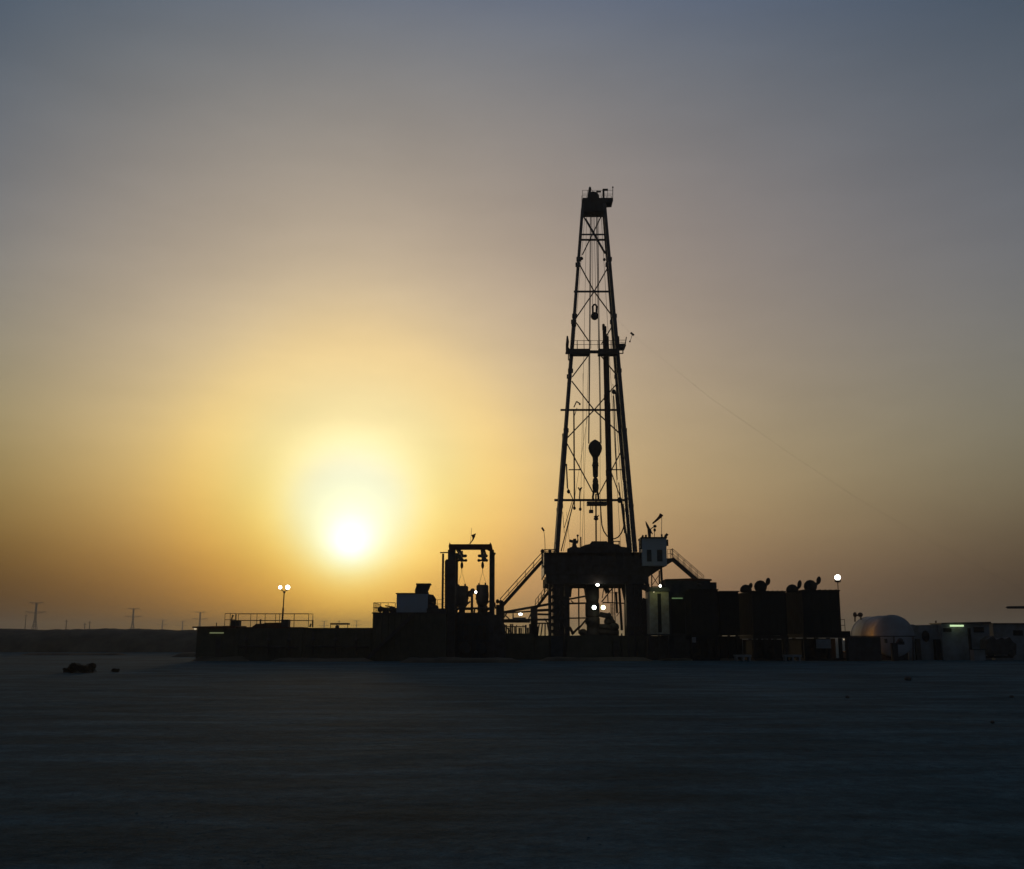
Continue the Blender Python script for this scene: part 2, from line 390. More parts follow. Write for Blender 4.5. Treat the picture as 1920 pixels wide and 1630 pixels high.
for q in (((1076, 769), (1077, 938), 0.17), ((1076, 940), (1052, 1034), 0.13), ((1073, 940), (1058, 990), 0.08), ((1082, 765), (1077, 780), 0.08),
          ((1150, 742), (1157, 900), 0.12), ((1154, 736), (1168, 900), 0.14), ((1145, 883), (1165, 938), 0.12), ((1165, 940), (1178, 1034), 0.22),
          ((1160, 905), (1171, 1000), 0.12), ((1062, 870), (1064, 915), 0.16), ((1064, 915), (1074, 936), 0.1), ((1055, 960), (1058, 1000), 0.06)):
    MB().bar(bp_(*q[0]), bp_(*q[1]), q[2]).build('standpipe', 'mast', D)
# small fittings seen against the sky
b = MB()
for px, row, r in ((1077, 602, 0.24), (1076, 610, 0.3), (1091, 485, 0.17), (1133, 487, 0.17), (1066, 922, 0.2), (1151, 735, 0.25), (1162, 938, 0.3)):
    b.ball(bp_(px, row, 0), r, r * 1.2, 8)
b.build('junction_box', 'steel', D)
for px0, r0, px1, r1 in ((1076, 764, 1081, 753), (1081, 753, 1087, 757), (1086, 938, 1088, 915), (1088, 922, 1084, 914), (1088, 920, 1091, 914), (1088, 940, 1088, 953), (1077, 940, 1077, 951)):
    MB().bar(bp_(px0, r0), bp_(px1, r1), 0.13).build('lamp_bracket', 'steel', D)
MB().ball(bp_(1088, 955), 0.17, 0.22, 8).ball(bp_(1077, 953), 0.17, 0.22, 8).ball(bp_(1087, 758), 0.12, 0.14, 8).build('lamp_housing', 'steel', D)
# crown
b = MB(); b.pprism([(1092, 371), (1149, 371), (1149, 378), (1135, 379), (1132, 397), (1095, 397), (1091, 384)], 124.1, 125.9)
crown = b.build('crown_platform', 'steel', D)
MB().lathe(P(1112, 372, 124.6) + Vector((0, -0.55, 0)), [(0.1, 0), (0.68, 0.02), (0.74, 0.15), (0.74, 0.95), (0.68, 1.08), (0.1, 1.1)], 20, (0, 1, 0)).build('sheave_cluster', 'steel', crown)
MB().pbox(1106, 397, 1109.5, 402, 124.6, 125.0).build('line_guide', 'steel', crown); MB().pbox(1113, 397, 1117, 402, 124.6, 125.0).build('line_guide', 'steel', crown)
zc = Z(371, 124.1)
for Yr in (124.15, 125.85):
    a0 = P(1092.5, 371, 124.1).x; a1 = P(1149, 371, 124.1).x
    rail(crown, [(a0, Yr, zc), (a1, Yr, zc)], 1.0, 0.62, 0.024)
MB().pprism([(1103.5, 372), (1102.5, 362), (1104, 352), (1106, 349.5), (1108.5, 352), (1109, 356), (1107.5, 361), (1109, 372)], 124.7, 125.0).build('jib_winch', 'steel', crown)
MB().pbox(1130.5, 354, 1133.5, 372, 124.5, 124.8).pbox(1130, 354, 1140, 356.5, 124.5, 124.8).pbox(1118, 358, 1127, 360.5, 124.45, 124.6).build('gin_pole', 'steel', crown)
MB().tube([P(1149, 378, 124.3), P(1149, 352, 124.3)], 0.04, 6).ball(P(1149, 351.5, 124.3), 0.1, 0.12, 8).build('beacon', 'steel', crown)
# monkey board
b = MB(); b.pbox(1068, 654, 1106, 663.5, 122.8, 124.1); b.pbox(1122, 654, 1158, 663.5, 122.8, 124.1); b.pbox(1104, 657, 1124, 661.5, 123.0, 123.4)
board = b.build('monkey_board', 'steel', D)
rail(board, [P(1070, 654, 122.9), P(1108, 654, 122.9)], 1.0, 0.8, 0.028); rail(board, [P(1124, 654, 122.9), P(1156, 654, 122.9)], 1.0, 0.8, 0.028)
rail(board, [P(1082, 654, 124.0), P(1160, 654, 124.0)], 1.0, 0.9, 0.028)
MB().pprism([(1061, 663), (1061, 645), (1062.5, 630), (1065, 630), (1067, 641), (1066, 651), (1068, 654), (1068, 663)], 123.2, 123.6).build('tool_rack', 'steel', board)
MB().bar(P(1060, 662.5, 123.3), P(1078, 662.5, 123.3), 0.16).bar(P(1065.5, 663, 123.3), P(1066, 676, 123.3), 0.12).bar(P(1066, 675, 123.3), P(1069.5, 675, 123.3), 0.1).build('hanger_bracket', 'steel', board)
MB().pprism([(1157, 652), (1157, 645), (1173, 644), (1174, 648), (1172, 652)], 123.2, 124.6).build('side_platform', 'steel', board)
MB().bar(P(1160.5, 645, 123.3), P(1160, 631, 123.3), 0.13).bar(P(1172.5, 645, 123.3), P(1174.5, 632, 123.3), 0.11).bar(P(1160, 638, 123.3), P(1174, 638, 123.3), 0.05).bar(P(1162, 642, 123.3), P(1173, 642, 123.3), 0.05).build('handrail', 'steel', board)
MB().bar(P(1168, 652, 123.3), P(1168, 663, 123.3), 0.12).bar(P(1159, 663, 123.3), P(1168.6, 663, 123.3), 0.1).build('hanger_bracket', 'steel', board)
# stabbing board
MB().pbox(1101, 940.5, 1138, 947, 123.6, 124.8).build('stabbing_board', 'steel', D)
MB().bar(P(1108, 947, 124), P(1107, 957, 124), 0.07).bar(P(1112, 947, 124), P(1110, 957, 124), 0.07).pbox(1104.5, 956, 1112.5, 962, 123.8, 124.2).build('tool_hanger', 'steel', D)
# hoist lines
for px0, px1, r1, rad in ((1109, 1104.5, 832, 0.035), (1107, 1103.5, 832, 0.045), (1118, 1126, 832, 0.045), (1120, 1127.5, 832, 0.035), (1112, 1111, 571, 0.025), (1114, 1117, 571, 0.025)):
    MB().tube([P(px0, 398, 124.8), P(px1, r1, 124.8)], rad, 6).build('hoist_line', 'cable', D)
for px0, r0, px1, r1, rad in ((1097, 400, 1072, 700, 0.02), (1100, 400, 1087, 1030, 0.02), (1127, 400, 1164, 1030, 0.025), (1104, 660, 1091, 1030, 0.02), (1102, 780, 1078, 930, 0.02),
                         (1093, 700, 1096, 1030, 0.02), (1122, 400, 1126, 1020, 0.02), (1062, 960, 1069, 1030, 0.018), (1149, 720, 1176, 1030, 0.03), (1071, 960, 1056, 1034, 0.03)):
    MB().tube([P(px0, r0, 125), P(px1, r1, 125)], rad, 5).build('guide_wire', 'cable', D)

# racked pipe
for i, (px0, r0, px1, w, m_) in enumerate(((1131.5, 608, 1142, 0.17, 'brass'), (1134.5, 612, 1144.5, 0.17, 'steel'), (1137, 627, 1147, 0.15, 'mast'), (1139.5, 631, 1149, 0.13, 'mast'))):
    p = P(px0, r0, 124.2 + 0.25 * i); q = P(px1, 1030, 123.6 + 0.25 * i); q.z = zb + 0.02
    b = MB().tube([q, p], w * 0.78, 10); d = (p - q)
    for k in (0.333, 0.667, 0.985): c = q + d * k; b.tube([c - d.normalized() * 0.35, c + d.normalized() * 0.35], w * 0.98, 10)
    tag(b.build('drill_pipe', 'steel' if i else 'rust'), ('dull red drill pipe stand, leftmost and tallest of those racked in the derrick', 'drill pipe stand racked second from the left in the derrick',
        'thinner drill pipe stand racked third from the left in the derrick', 'thinnest drill pipe stand, rightmost of those racked in the derrick')[i], 'drill pipe', 'pipe stands racked in the derrick')

# upper small block
t = thing('hoist_block', 'small hoist block with open bail hanging high between the derrick legs above the monkey board', 'pulley block', P(1115, 600, 124.6))
b = MB(); ring = [P(1115 + 4.6 * math.sin(a) * (1 if r_ < 578 else 0.8), r_, 124.6) for a, r_ in ()]
pts = [P(x, r_, 124.6) for x, r_ in ((1111.7, 590), (1111.5, 580), (1111.2, 575), (1113, 572), (1115, 571.2), (1117, 572), (1118.8, 575), (1118.5, 580), (1118.3, 590))]
b.tube(pts, 0.12, 8); b.build('bail', 'steel', t)
MB().lathe(P(1115, 593, 124.6) + Vector((0, -0.3, 0)), [(0.1, 0), (0.42, 0.02), (0.46, 0.1), (0.46, 0.5), (0.42, 0.58), (0.1, 0.6)], 20, (0, 1, 0)).build('sheave', 'steel', t)
# travelling block, hook, swivel, kelly
t = thing('travelling_block', 'big teardrop travelling block hanging low between the derrick legs', 'travelling block', P(1116, 870, 124.8))
sc = 125 / 2000
prof = [(0, 824), (4, 826), (9, 829.5), (12.3, 835), (13.2, 841), (11.5, 848), (8, 854), (5.5, 858), (5, 866), (6, 870)]
z_ = lambda r_: Z(r_, 124.8)
MB().lathe((P(1116, 840, 124.8).x, 124.8, 0), [(r * sc, z_(y)) for r, y in prof], 20, (0, 0, 1), 0.55).build('block_housing', 'steel', t)
MB().lathe((P(1116.3, 880, 124.8).x, 124.8, 0), [(5.5 * sc, z_(870)), (6.5 * sc, z_(873)), (5.4 * sc, z_(876)), (5 * sc, z_(893)), (4 * sc, z_(895)), (1.5 * sc, z_(896.5))], 14).build('hook_body', 'steel', t)
t = thing('kelly_swivel', 'lumpy kelly swivel with bail hanging under the travelling block', 'swivel', P(1117, 938, 124.8))
MB().lathe((P(1116.5, 905, 124.8).x, 124.8, 0), [(1.5 * sc, z_(895)), (4.5 * sc, z_(898)), (5.5 * sc, z_(903)), (5 * sc, z_(906)), (6.2 * sc, z_(910)), (6 * sc, z_(916)), (5 * sc, z_(921)), (4.5 * sc, z_(924))], 14).build('swivel_body', 'steel', t)
MB().tube([P(1113.5, 921, 124.8), P(1111.5, 932, 124.8), P(1112.5, 940, 124.8)], 0.13, 7).build('link_arm', 'steel', t)
MB().tube([P(1119.5, 921, 124.8), P(1122, 932, 124.8), P(1121.5, 940, 124.8)], 0.13, 7).build('link_arm', 'steel', t)
b = MB().tube([P(1117.3, 926, 124.8), P(1117.8, 1031, 124.8)], 0.09, 8)
b.lathe((P(1117.5, 972, 124.8).x, 124.8, 0), [(2 * sc, z_(967)), (4.8 * sc, z_(969.5)), (3 * sc, z_(971)), (5.2 * sc, z_(973.5)), (2 * sc, z_(976))], 10)
b.bar(P(1120, 969, 124.8), P(1123, 966.5, 124.8), 0.1)
b.build('kelly_pipe', 'steel', t)
pts = [P(x, r_, 124.4) for x, r_ in ((1125.5, 940), (1126, 950), (1127.2, 970), (1128.5, 985), (1132, 996), (1138, 1005), (1145, 1009.5), (1152, 1010.5), (1159, 1007.5), (1165, 1000), (1169, 990), (1171, 978), (1170.5, 962), (1168.5, 945))]
tag(MB().tube(pts, 0.075, 7).build('mud_hose', 'rubber'), 'black rubber mud hose sagging in a loop inside the derrick just above the rig floor', 'hose')

# escape line with trolley
pts = [P(x, r_, Y_) for x, r_, Y_ in ((1158, 601, 124), (1185, 627, 123.8), (1260, 688, 123), (1330, 745, 122.5), (1480, 850, 121), (1600, 930, 120), (1740, 1012, 118.5), (1860, 1076, 117), (1990, 1145, 115), (2080, 1190, 114))]
e = pts[-1].copy(); e.z = 0; e.x += 4; pts.append(e)
tag(MB().tube(pts, 0.0055, 5).build('escape_cable', 'galv'), 'thin sagging escape cable slanting from the derrick down to the right edge', 'cable')
t = thing('escape_trolley', 'small dark trolley hanging on the escape cable right of the monkey board', 'trolley', P(1181, 641, 123.8))
MB().bar(P(1182.5, 624, 123.8), P(1188.5, 629, 123.8), 0.2).build('carriage', 'steel', t)
MB().tube([P(1185.5, 628, 123.8), P(1181.5, 640, 123.8)], 0.03, 6).ball(P(1181, 640.5, 123.8), 0.1, 0.12, 8).build('seat_strap', 'steel', t)

# ------------------------------------------------------------------ substructure and rig floor
S = thing('rig_substructure', 'massive dark box-on-box substructure carrying the rig floor under the derrick', 'substructure', ((XL0 + XR0) / 2, Y0, 0))
fz0 = Z(1077, 119.0); fz1 = Z(1036.5, 119.0); fx0 = P(1020, 1050, 119).x; fx1 = P(1216, 1050, 119).x
fl = MB().box(fx0, fx1, 119, 131, fz1 - 0.35, fz1 - 0.02).build('rig_floor', 'steel', S)
b = MB().box(fx0 + 0.02, fx1, 119.0, 119.15, fz0, fz1 + 0.05)
i = fx0 + 0.3
while i < fx1: b.box(i, i + 0.09, 118.92, 119.0, fz0 + 0.05, fz1); i += 0.85
b.box(fx0 - 0.02, fx1 + 0.02, 118.86, 118.92, fz0 + 1.1, fz0 + 1.22)
b.build('windwall', 'steel', S)
MB().box(fx0, fx0 + 0.15, 119.15, 130.8, fz0, fz1 + 0.05).build('windwall', 'steel', S)
for yy, up_ in ((119.17, 0.3), (124.7, -0.01), (130.2, -0.01)): MB().box(fx0 + 0.2, fx1 - 0.01, yy, yy + 0.5, Z(1095, 119.3), fz0 + up_).build('floor_girder', 'steel', S)
for xx in (1032, 1068, 1105, 1140, 1180, 1208):
    x_ = P(xx, 1085, 120).x; MB().box(x_ - 0.2, x_ + 0.2, 119.85, 130.15, Z(1092, 119.3), fz0 - 0.02).build('floor_joist', 'steel', S)
gt = Z(1095, 119.3) + 0.01
def column(px0, px1, Ya, Yb, zt_=None):
    x0, x1 = GX(px0, Ya), GX(px1, Ya)
    b = MB(); w = min(0.35, (x1 - x0) / 2); zt_ = zt_ or gt
    b.box(x0, x0 + w, Ya, Yb, 0.6, zt_); b.box(x1 - w, x1, Ya, Yb, 0.6, zt_)
    if x1 - x0 > 0.75:
        k = 6; xa, xb = x0 + w, x1 - w
        for j in range(k):
            za, zc_ = 0.6 + (zt_ - 0.6) * j / k, 0.6 + (zt_ - 0.6) * (j + 1) / k
            b.bar((xa, Ya + 0.2, za), (xb, Ya + 0.2, zc_), 0.22); b.bar((xb, Ya + 0.45, za), (xa, Ya + 0.45, zc_), 0.2)
            b.box(xa, xb, Ya + 0.05, Ya + 0.3, zc_ - 0.24, zc_ - 0.02)
    b.build('column', 'steel', S)
column(1030, 1035, 119.4, 119.8); column(1038, 1056, 119.4, 120.2); column(1060.5, 1069, 119.4, 120.0)
column(1036, 1054, 123, 123.6); column(1043, 1060, 130, 130.6); column(1028.5, 1033, 130, 130.5); column(1059, 1066, 124.5, 125.1)
column(1176, 1190, 119.4, 120.2); column(1190.5, 1207, 119.5, 120.2); column(1214, 1221, 119.4, 120.0); column(1172.5, 1185, 130, 130.6); column(1186, 1200, 129, 129.6); column(1196, 1206, 124, 124.6)
def lace(p, q, w): MB().bar(p, q, w).build('lacing_bar', 'steel', S)
for r_ in range(1092, 1190, 13): lace(P(1034, r_, 119.6), P(1039, r_ + 3, 119.6), 0.4)
for r_ in (1100, 1126, 1136, 1146, 1156, 1166, 1176, 1185): lace(P(1204, r_, 119.6), P(1216, r_ + 5, 119.6), 0.62)
for r_ in (1129, 1150, 1170): lace(P(1055, r_, 119.6), P(1062, r_ - 3, 119.6), 1.0)
# base boxes
MB().pbox(1000, 1192, 1216, None, 119.2, 131).build('base_box', 'olive', S)
for x0, r0, x1, Ya, m_ in ((1002, 1196, 1029, 118.6, 'olive'), (1033, 1193, 1056, 118.8, 'grey'), (1150, 1201, 1161, 118.7, 'steel'), (1196, 1198, 1214, 118.6, 'olive')):
    MB().pbox(x0, r0, x1, None, Ya, 119.1).build('equipment_box', m_, S)
MB().pprism([(1062, 1240), (1064, 1206), (1074, 1192), (1138, 1190), (1146, 1200), (1148, 1240)], 118.4, 119.1).build('cellar_cover', 'olive', S)
for px in (1058, 1165, 1178, 1190): MB().pbox(px, 1188, px + 2.5, None, 119.0, 119.18).build('base_stiffener', 'steel', S)
# back frames seen through the opening
for q in (((1085, 1096), (1085.5, 1188), 0.16), ((1066, 1124), (1104, 1117), 0.2), ((1066, 1132), (1104, 1131), 0.2), ((1066, 1159.5), (1100, 1159), 0.16), ((1084, 1180), (1101, 1160), 0.2),
          ((1070, 1126), (1077, 1132), 0.12), ((1088, 1097), (1098, 1106), 0.14), ((1096, 1096), (1099, 1116), 0.3), ((1072, 1190), (1086, 1176), 0.25), ((1068, 1176), (1075, 1190), 0.3),
          ((1128, 1129), (1154, 1096), 0.14), ((1130, 1130), (1172, 1131.5), 0.14), ((1139.5, 1116), (1140, 1130), 0.12), ((1148, 1097), (1148, 1131), 0.13), ((1152.5, 1097), (1152.5, 1130), 0.08),
          ((1155, 1110), (1157, 1150), 0.25), ((1160.5, 1096), (1166, 1182), 0.28), ((1166, 1096), (1172, 1125), 0.3), ((1156, 1156), (1163, 1146), 0.08), ((1172, 1118), (1173, 1190), 0.2),
          ((1070.5, 1096), (1068, 1120), 0.35), ((1074.5, 1095), (1070, 1105), 0.3), ((1144, 1112), (1160, 1112), 0.08), ((1132, 1104), (1129, 1122), 0.1), ((1134, 1098), (1140, 1112), 0.55)):
    Yq = 127
    MB().bar(P(*q[0], Yq), P(*q[1], Yq), q[2]).build('frame_member', 'steel', S)
b = MB()
for k in range(13): b.bar(P(1145.5, 1134 + 2.4 * k, 126.6), P(1152, 1134 + 2.4 * k, 126.6), 0.05)
b.bar(P(1145.5, 1132, 126.6), P(1146, 1168, 126.6), 0.1).bar(P(1148.8, 1132, 126.6), P(1149, 1168, 126.6), 0.07).bar(P(1152.5, 1132, 126.6), P(1153.5, 1168, 126.6), 0.1)
b.build('caged_ladder', 'steel', S)
# BOP stack in the middle
t = thing('blowout_preventer', 'black flanged blowout preventer stack standing in the middle of the opening under the rig floor', 'blowout preventer', (P(1112, 1188, 124).x, 124, 0))
bx = GX(1112, 124)
def zz(r_): return Z(r_, 124)
s2 = 124 / 2000
MB().lathe((bx, 124, 0), [(12 * s2, 0.0), (12 * s2, zz(1196)), (13 * s2, zz(1194)), (13 * s2, zz(1186)), (11 * s2, zz(1184)), (11 * s2, zz(1172)), (13.5 * s2, zz(1170)), (13.5 * s2, zz(1160)), (12.5 * s2, zz(1158))], 20).build('lower_stack', 'steel', t)
MB().lathe((bx, 124, 0), [(12.5 * s2, zz(1158)), (13.2 * s2, zz(1154)), (13.2 * s2, zz(1132)), (11.5 * s2, zz(1130)), (12 * s2, zz(1124)), (13 * s2, zz(1122)), (13 * s2, zz(1104)), (11 * s2, zz(1102)), (11 * s2, gt)], 20).build('annular_preventer', 'steel', t)
MB().tube([P(1122, 1176, 124), P(1140, 1176, 124), P(1150, 1180, 124)], 0.35, 10).ball(P(1152, 1176, 124), 0.55, 0.5).ball(P(1142, 1166, 124.5), 0.6, 0.55).tube([P(1124, 1152, 124), P(1144, 1156, 124)], 0.3, 10).tube([P(1122, 1185, 124), P(1160, 1188, 124)], 0.4, 10).tube([P(1140, 1150, 124), P(1153, 1172, 124)], 0.22, 8).build('side_valve', 'steel', t)
MB().ball(P(1093, 1186, 124), 0.5, 0.4).tube([P(1093, 1186, 124), P(1102, 1186, 124)], 0.2, 8).build('side_valve', 'steel', t)
def flood(px, row, Y, r, m_, label, hang=0.5, watts=0, col=(1, .95, .8), group='floodlights of the rig', sz=None, arm=(0, 0, 1)):
    c = P(px, row, Y); t = thing('floodlight', label, 'floodlight', c + Vector((0, 0.2, 0)), group)
    MB().lathe(c, [(r * 1.06, 0.0), (r * 1.02, 0.12), (r * 0.6, 0.3), (r * 0.3, 0.36)], 16, (0, 1, 0), 1).build('housing', 'steel', t)
    MB().lathe(c, [(0.02, -0.1), (r * 0.7, -0.08), (r * 0.98, -0.005), (r * 0.98, 0.03)], 16, (0, 1, 0), sz or 1).build('lens', m_, t)
    a = c + Vector((0, 0.25, 0)); MB().tube([a, a + Vector(arm) * hang], 0.04, 6).build('bracket', 'steel', t)
    if watts: light('lamp_glow', c + Vector((0, -0.4, 0)), col, watts, t, r)
    return t
flood(1114, 1139.3, 122.4, 0.24, 'lamp_cool', 'round cool white floodlight on the blowout preventer, left of the glaring pair', 0.6, 12)
flood(1131, 1139.3, 122.4, 0.26, 'lamp_green', 'round greenish white floodlight, right of the glaring pair under the rig floor', 0.6, 12, (.85, 1, .55))
flood(1120.5, 1097, 119.2, 0.2, 'lamp', 'small white floodlight fixed under the front edge of the rig floor', 0.2, 8, sz=0.7)
# right wing of the floor
MB().pprism([(1212, 1047), (1263, 1047), (1263, 1052), (1240, 1066), (1222, 1078), (1205, 1090), (1205, 1060)], 119.6, 126).build('side_bracket', 'steel', S)
for q in (((1222, 1078), (1222, 1110), 0.12), ((1236, 1070), (1236.5, 1112), 0.14), ((1239.5, 1064), (1241.5, 1106), 0.24), ((1222, 1078), (1236, 1100), 0.07), ((1236, 1078), (1222, 1098), 0.07), ((1222, 1100), (1236, 1100), 0.07)):
    MB().bar(P(*q[0], 120), P(*q[1], 120), q[2]).build('frame_member', 'steel', S)
# railing and clutter along the floor edge
rail(S, [(fx0, 119.1, fz1), (P(1046, 1036, 119.1).x, 119.1, fz1)], 0.35, 0.7, 0.05)
MB().bar(P(1017.5, 1036, 119), P(1017.5, 1066, 119), 0.12).bar(P(1017.5, 1062, 119), P(1021, 1063, 119), 0.2).ball(P(1017, 1034, 119), 0.2, 0.25, 8).ball(P(1031, 1033.5, 119), 0.2, 0.16, 8).build('edge_post', 'steel', S)

# floor machinery
t = thing('drawworks', 'stepped dark drawworks housing in the middle of the rig floor between the derrick legs', 'drawworks', P(1120, 1034, 122))
b = MB(); b.pprism([(1088, 1036), (1088, 1026), (1097, 1022), (1106, 1020), (1110, 1015), (1138, 1015), (1141, 1019), (1160, 1021), (1164, 1025), (1180, 1027), (1184, 1036)], 120.5, 123.2); b.build('drum_housing', 'steel', t)
b = MB(); b.pbox(1147, 1014.5, 1163, 1016, 122.4, 122.6); b.pbox(1149, 1016, 1151, 1022, 122.4, 122.6); b.pbox(1160, 1016, 1162, 1023, 122.4, 122.6); b.build('guard_rail', 'steel', t)
t = thing('iron_roughneck', 'spiky dark machine with valve wheels on the rig floor inside the left derrick leg', 'machine', P(1078, 1034, 120))
b = MB(); b.pprism([(1064, 1036), (1064, 1029), (1073, 1025), (1074, 1017), (1068, 1015), (1068, 1011.5), (1074, 1013), (1075, 1010.5), (1080, 1010), (1081, 1014), (1085, 1012), (1084, 1018), (1080, 1019), (1082, 1026), (1089, 1027), (1090, 1036)], 119.4, 120.4); b.build('body', 'steel', t)
MB().bar(P(1083.5, 1014, 119.8), P(1083, 1005, 119.8), 0.1).ball(P(1083.2, 1004.5, 119.8), 0.13).build('lever', 'steel', t)
MB().bar(P(1089, 1030, 119.8), P(1089, 1007, 119.8), 0.12).build('lever', 'steel', t)

# driller's cabin
t = thing('driller_cabin', 'pale blue-grey driller cabin perched at the right edge of the rig floor', 'cabin', P(1227, 1060, 119.2))
cb = MB().pbox(1204, 1009.5, 1250, 1061, 118.4, 121.4).build('cabin_wall', 'pale', t)
MB().pbox(1202.5, 1007, 1251, 1009.3, 118.25, 121.5).build('roof', 'steel', t)
for x0, x1 in ((1213, 1221.5), (1232, 1242)): MB().pbox(x0, 1031, x1, 1053, 118.36, 118.4).build('window', 'grey', t)
b = MB()
for q in (((1202, 1008), (1202, 1030)), ((1200, 1016), (1205, 1014)), ((1199, 1022), (1204, 1020)), ((1202, 1012), (1206, 1004)), ((1211, 1008), (1211, 1003)), ((1199, 1030), (1204, 1027))): b.bar(P(*q[0], 118.6), P(*q[1], 118.6), 0.2)
b.build('cable_rack', 'steel', t)
b = MB()
for q in (((1251, 1012), (1251.5, 1024)),): b.bar(P(*q[0], 118.6), P(*q[1], 118.6), 0.2)
b.bar(P(1241, 1008, 118.6), P(1240.5, 1002, 118.6), 0.18); b.build('junction_box', 'steel', t)
t = thing('floodlight', 'unlit tilted floodlight on the right corner of the driller cabin roof', 'floodlight', P(1248, 1007, 119), 'floodlights of the rig')
MB().tube([P(1247, 1008, 119), P(1249, 1003, 119)], 0.14, 8).build('bracket', 'steel', t); MB().bar(P(1247.5, 1006, 119), P(1251.5, 1001.5, 119), 0.28).build('housing', 'steel', t)
# dish
t = thing('satellite_dish', 'satellite dish tilted skyward on the driller cabin roof', 'satellite dish', P(1218, 1007, 119.5))
c = P(1217, 990, 119.5); ax = Vector((0.72, -0.25, 0.55)).normalized()
MB().lathe(c, [(0.08, -0.22), (0.45, -0.15), (0.8, -0.02), (0.86, 0.03), (0.8, 0.02), (0.45, -0.1), (0.05, -0.17)], 20, (0.8, -0.2, 0.42)).build('reflector', 'grey', t)
MB().pprism([(1214.5, 992), (1221, 992), (1220.5, 1007), (1216, 1007.5)], 119.3, 119.7).build('mount', 'steel', t)
MB().tube([P(1220, 992, 119.5), P(1227, 987.5, 119.5)], 0.05, 6).ball(P(1228, 987, 119.5), 0.2, 0.17, 10).build('feed_horn', 'steel', t)
t = thing('warning_beacon', 'small round beacon on a short stem beside the satellite dish', 'beacon', P(1227, 1007, 119.2))
MB().ball(P(1227.5, 994, 119.2), 0.15, 0.2, 10).build('lens', 'grey', t); MB().tube([P(1227, 1007, 119.2), P(1227.5, 995, 119.2)], 0.035, 6).build('stem', 'steel', t)
t = thing('windsock', 'dark windsock streaming left from a thin pole on the driller cabin roof', 'windsock', P(1240, 1007, 119))
MB().tube([P(1240.3, 1008, 119), P(1240.8, 967, 119)], 0.03, 6).build('pole', 'galv', t)
p, q = P(1240.5, 966.5, 119), P(1223.5, 982, 119)
MB().tube([p + Vector((0, 0, 0.1)), p.lerp(q, 0.18) , p.lerp(q, 0.5) - Vector((0, 0, 0.03)), q], 0.23, 10, 0.08).build('sock', 'cloth', t)
# lamp mast left of floor
t = thing('lamp_post', 'thin lamp post with one unlit head at the left edge of the rig floor', 'lamp post', P(1022, 1035, 119.3))
MB().tube([P(1022.3, 1036, 119.3), P(1021.5, 1010, 119.3), P(1019.5, 994, 119.3)], 0.035, 6, 0.025).build('pole', 'galv', t)
MB().bar(P(1016, 989.5, 119.3), P(1020, 996, 119.3), 0.2).build('lamp_head', 'steel', t)

# stairways
stairway('long steel stairway climbing from the portal hoist to the left edge of the rig floor', P(1016, 1053, 119.5), P(938, 1140, 117.5), 1.1, 'stairways of the rig', 1.0, 0.34)
stairway('steel stairway descending from the driller cabin behind the dark container roof', P(1261, 1047, 120), P(1320, 1098, 120), 1.0, 'stairways of the rig', 1.1, 0.34)
stairway('short steep stairway tucked behind the left columns of the substructure', P(1032, 1106, 121), P(1004, 1142, 121), 0.9, 'stairways of the rig', 1.0, 0.3)
rail(S, [P(1252, 1047, 119.7), P(1262, 1047, 119.7)], 1.0, 0.35, 0.022)
pts = [P(x, r_, 120.5) for x, r_ in ((1024.5, 1076), (1024, 1095), (1021, 1112), (1013, 1128), (1003, 1140))]
tag(MB().tube(pts, 0.04, 6).build('hanging_cable', 'rubber'), 'black cable drooping from the left underside of the rig floor', 'cable')

# pipe ramp / catwalk between hoist and substructure
t = thing('pipe_catwalk', 'low steel trussed catwalk between the portal hoist and the substructure', 'catwalk', (GX(985, 119), 119, 0))
for q in (((936, 1150), (1030, 1133), 0.26), ((936, 1150), (1028, 1145), 0.16), ((936, 1163), (1030, 1162), 0.22), ((936, 1166), (994, 1166), 0.22), ((1008, 1152), (1030, 1152.5), 0.22), ((1008, 1144), (1030, 1143), 0.18),
          ((936, 1175), (986, 1175), 0.1), ((1003, 1169), (1030, 1169), 0.14)):
    MB().bar(P(*q[0], 119.5), P(*q[1], 119.5), q[2]).build('chord', 'steel', t)
for q in (((942, 1163), (950, 1150)), ((944, 1151), (957, 1163)), ((962, 1149), (962, 1163)), ((990, 1163), (996, 1150)), ((1020, 1160), (1030, 1172)), ((1017, 1170), (1014, 1192)), ((1026, 1169), (1030, 1190)), ((936, 1170), (953, 1192)), ((942, 1168), (962, 1190)), ((1011, 1169), (1008, 1192)), ((1022, 1169), (1022, 1192))):
    MB().bar(P(*q[0], 119.5), P(*q[1], 119.5), 0.13).build('diagonal_brace', 'steel', t)
for x0, r0, x1 in ((995, 1140, 1008), (930, 1134, 945), (997, 1160, 1004), (1006, 1175, 1009)): MB().pbox(x0, r0, x1, None, 119, 120).build('support_post', 'steel', t)
b = MB(); rnd = random.Random(3)
for px in range(944, 994, 4):
    r0 = 1170 + rnd.choice((0, 2, 5, 7)); b.pbox(px, r0, px + rnd.choice((1.5, 2.5, 3.5)), 1190, 119.2, 119.6)
b.pbox(961, 1158, 986, 1163, 119, 120.4); b.build('pipe_rack', 'steel', t)
MB().pbox(925, 1188, 1001, None, 118.2, 121).build('deck_box', 'olive', t)
b = MB(); b.ball(P(933, 1128, 119), 0.2, 0.25, 8).ball(P(939, 1130, 119), 0.2, 0.3, 8).bar(P(928, 1130, 119), P(929, 1142, 119), 0.14).bar(P(938, 1135, 119), P(944, 1128, 119), 0.2); b.build('valve_cluster', 'steel', t)
flood(976, 1152, 118.6, 0.21, 'lamp', 'oval white floodlight glaring over the trussed catwalk', 0.3, 6, sz=0.62)

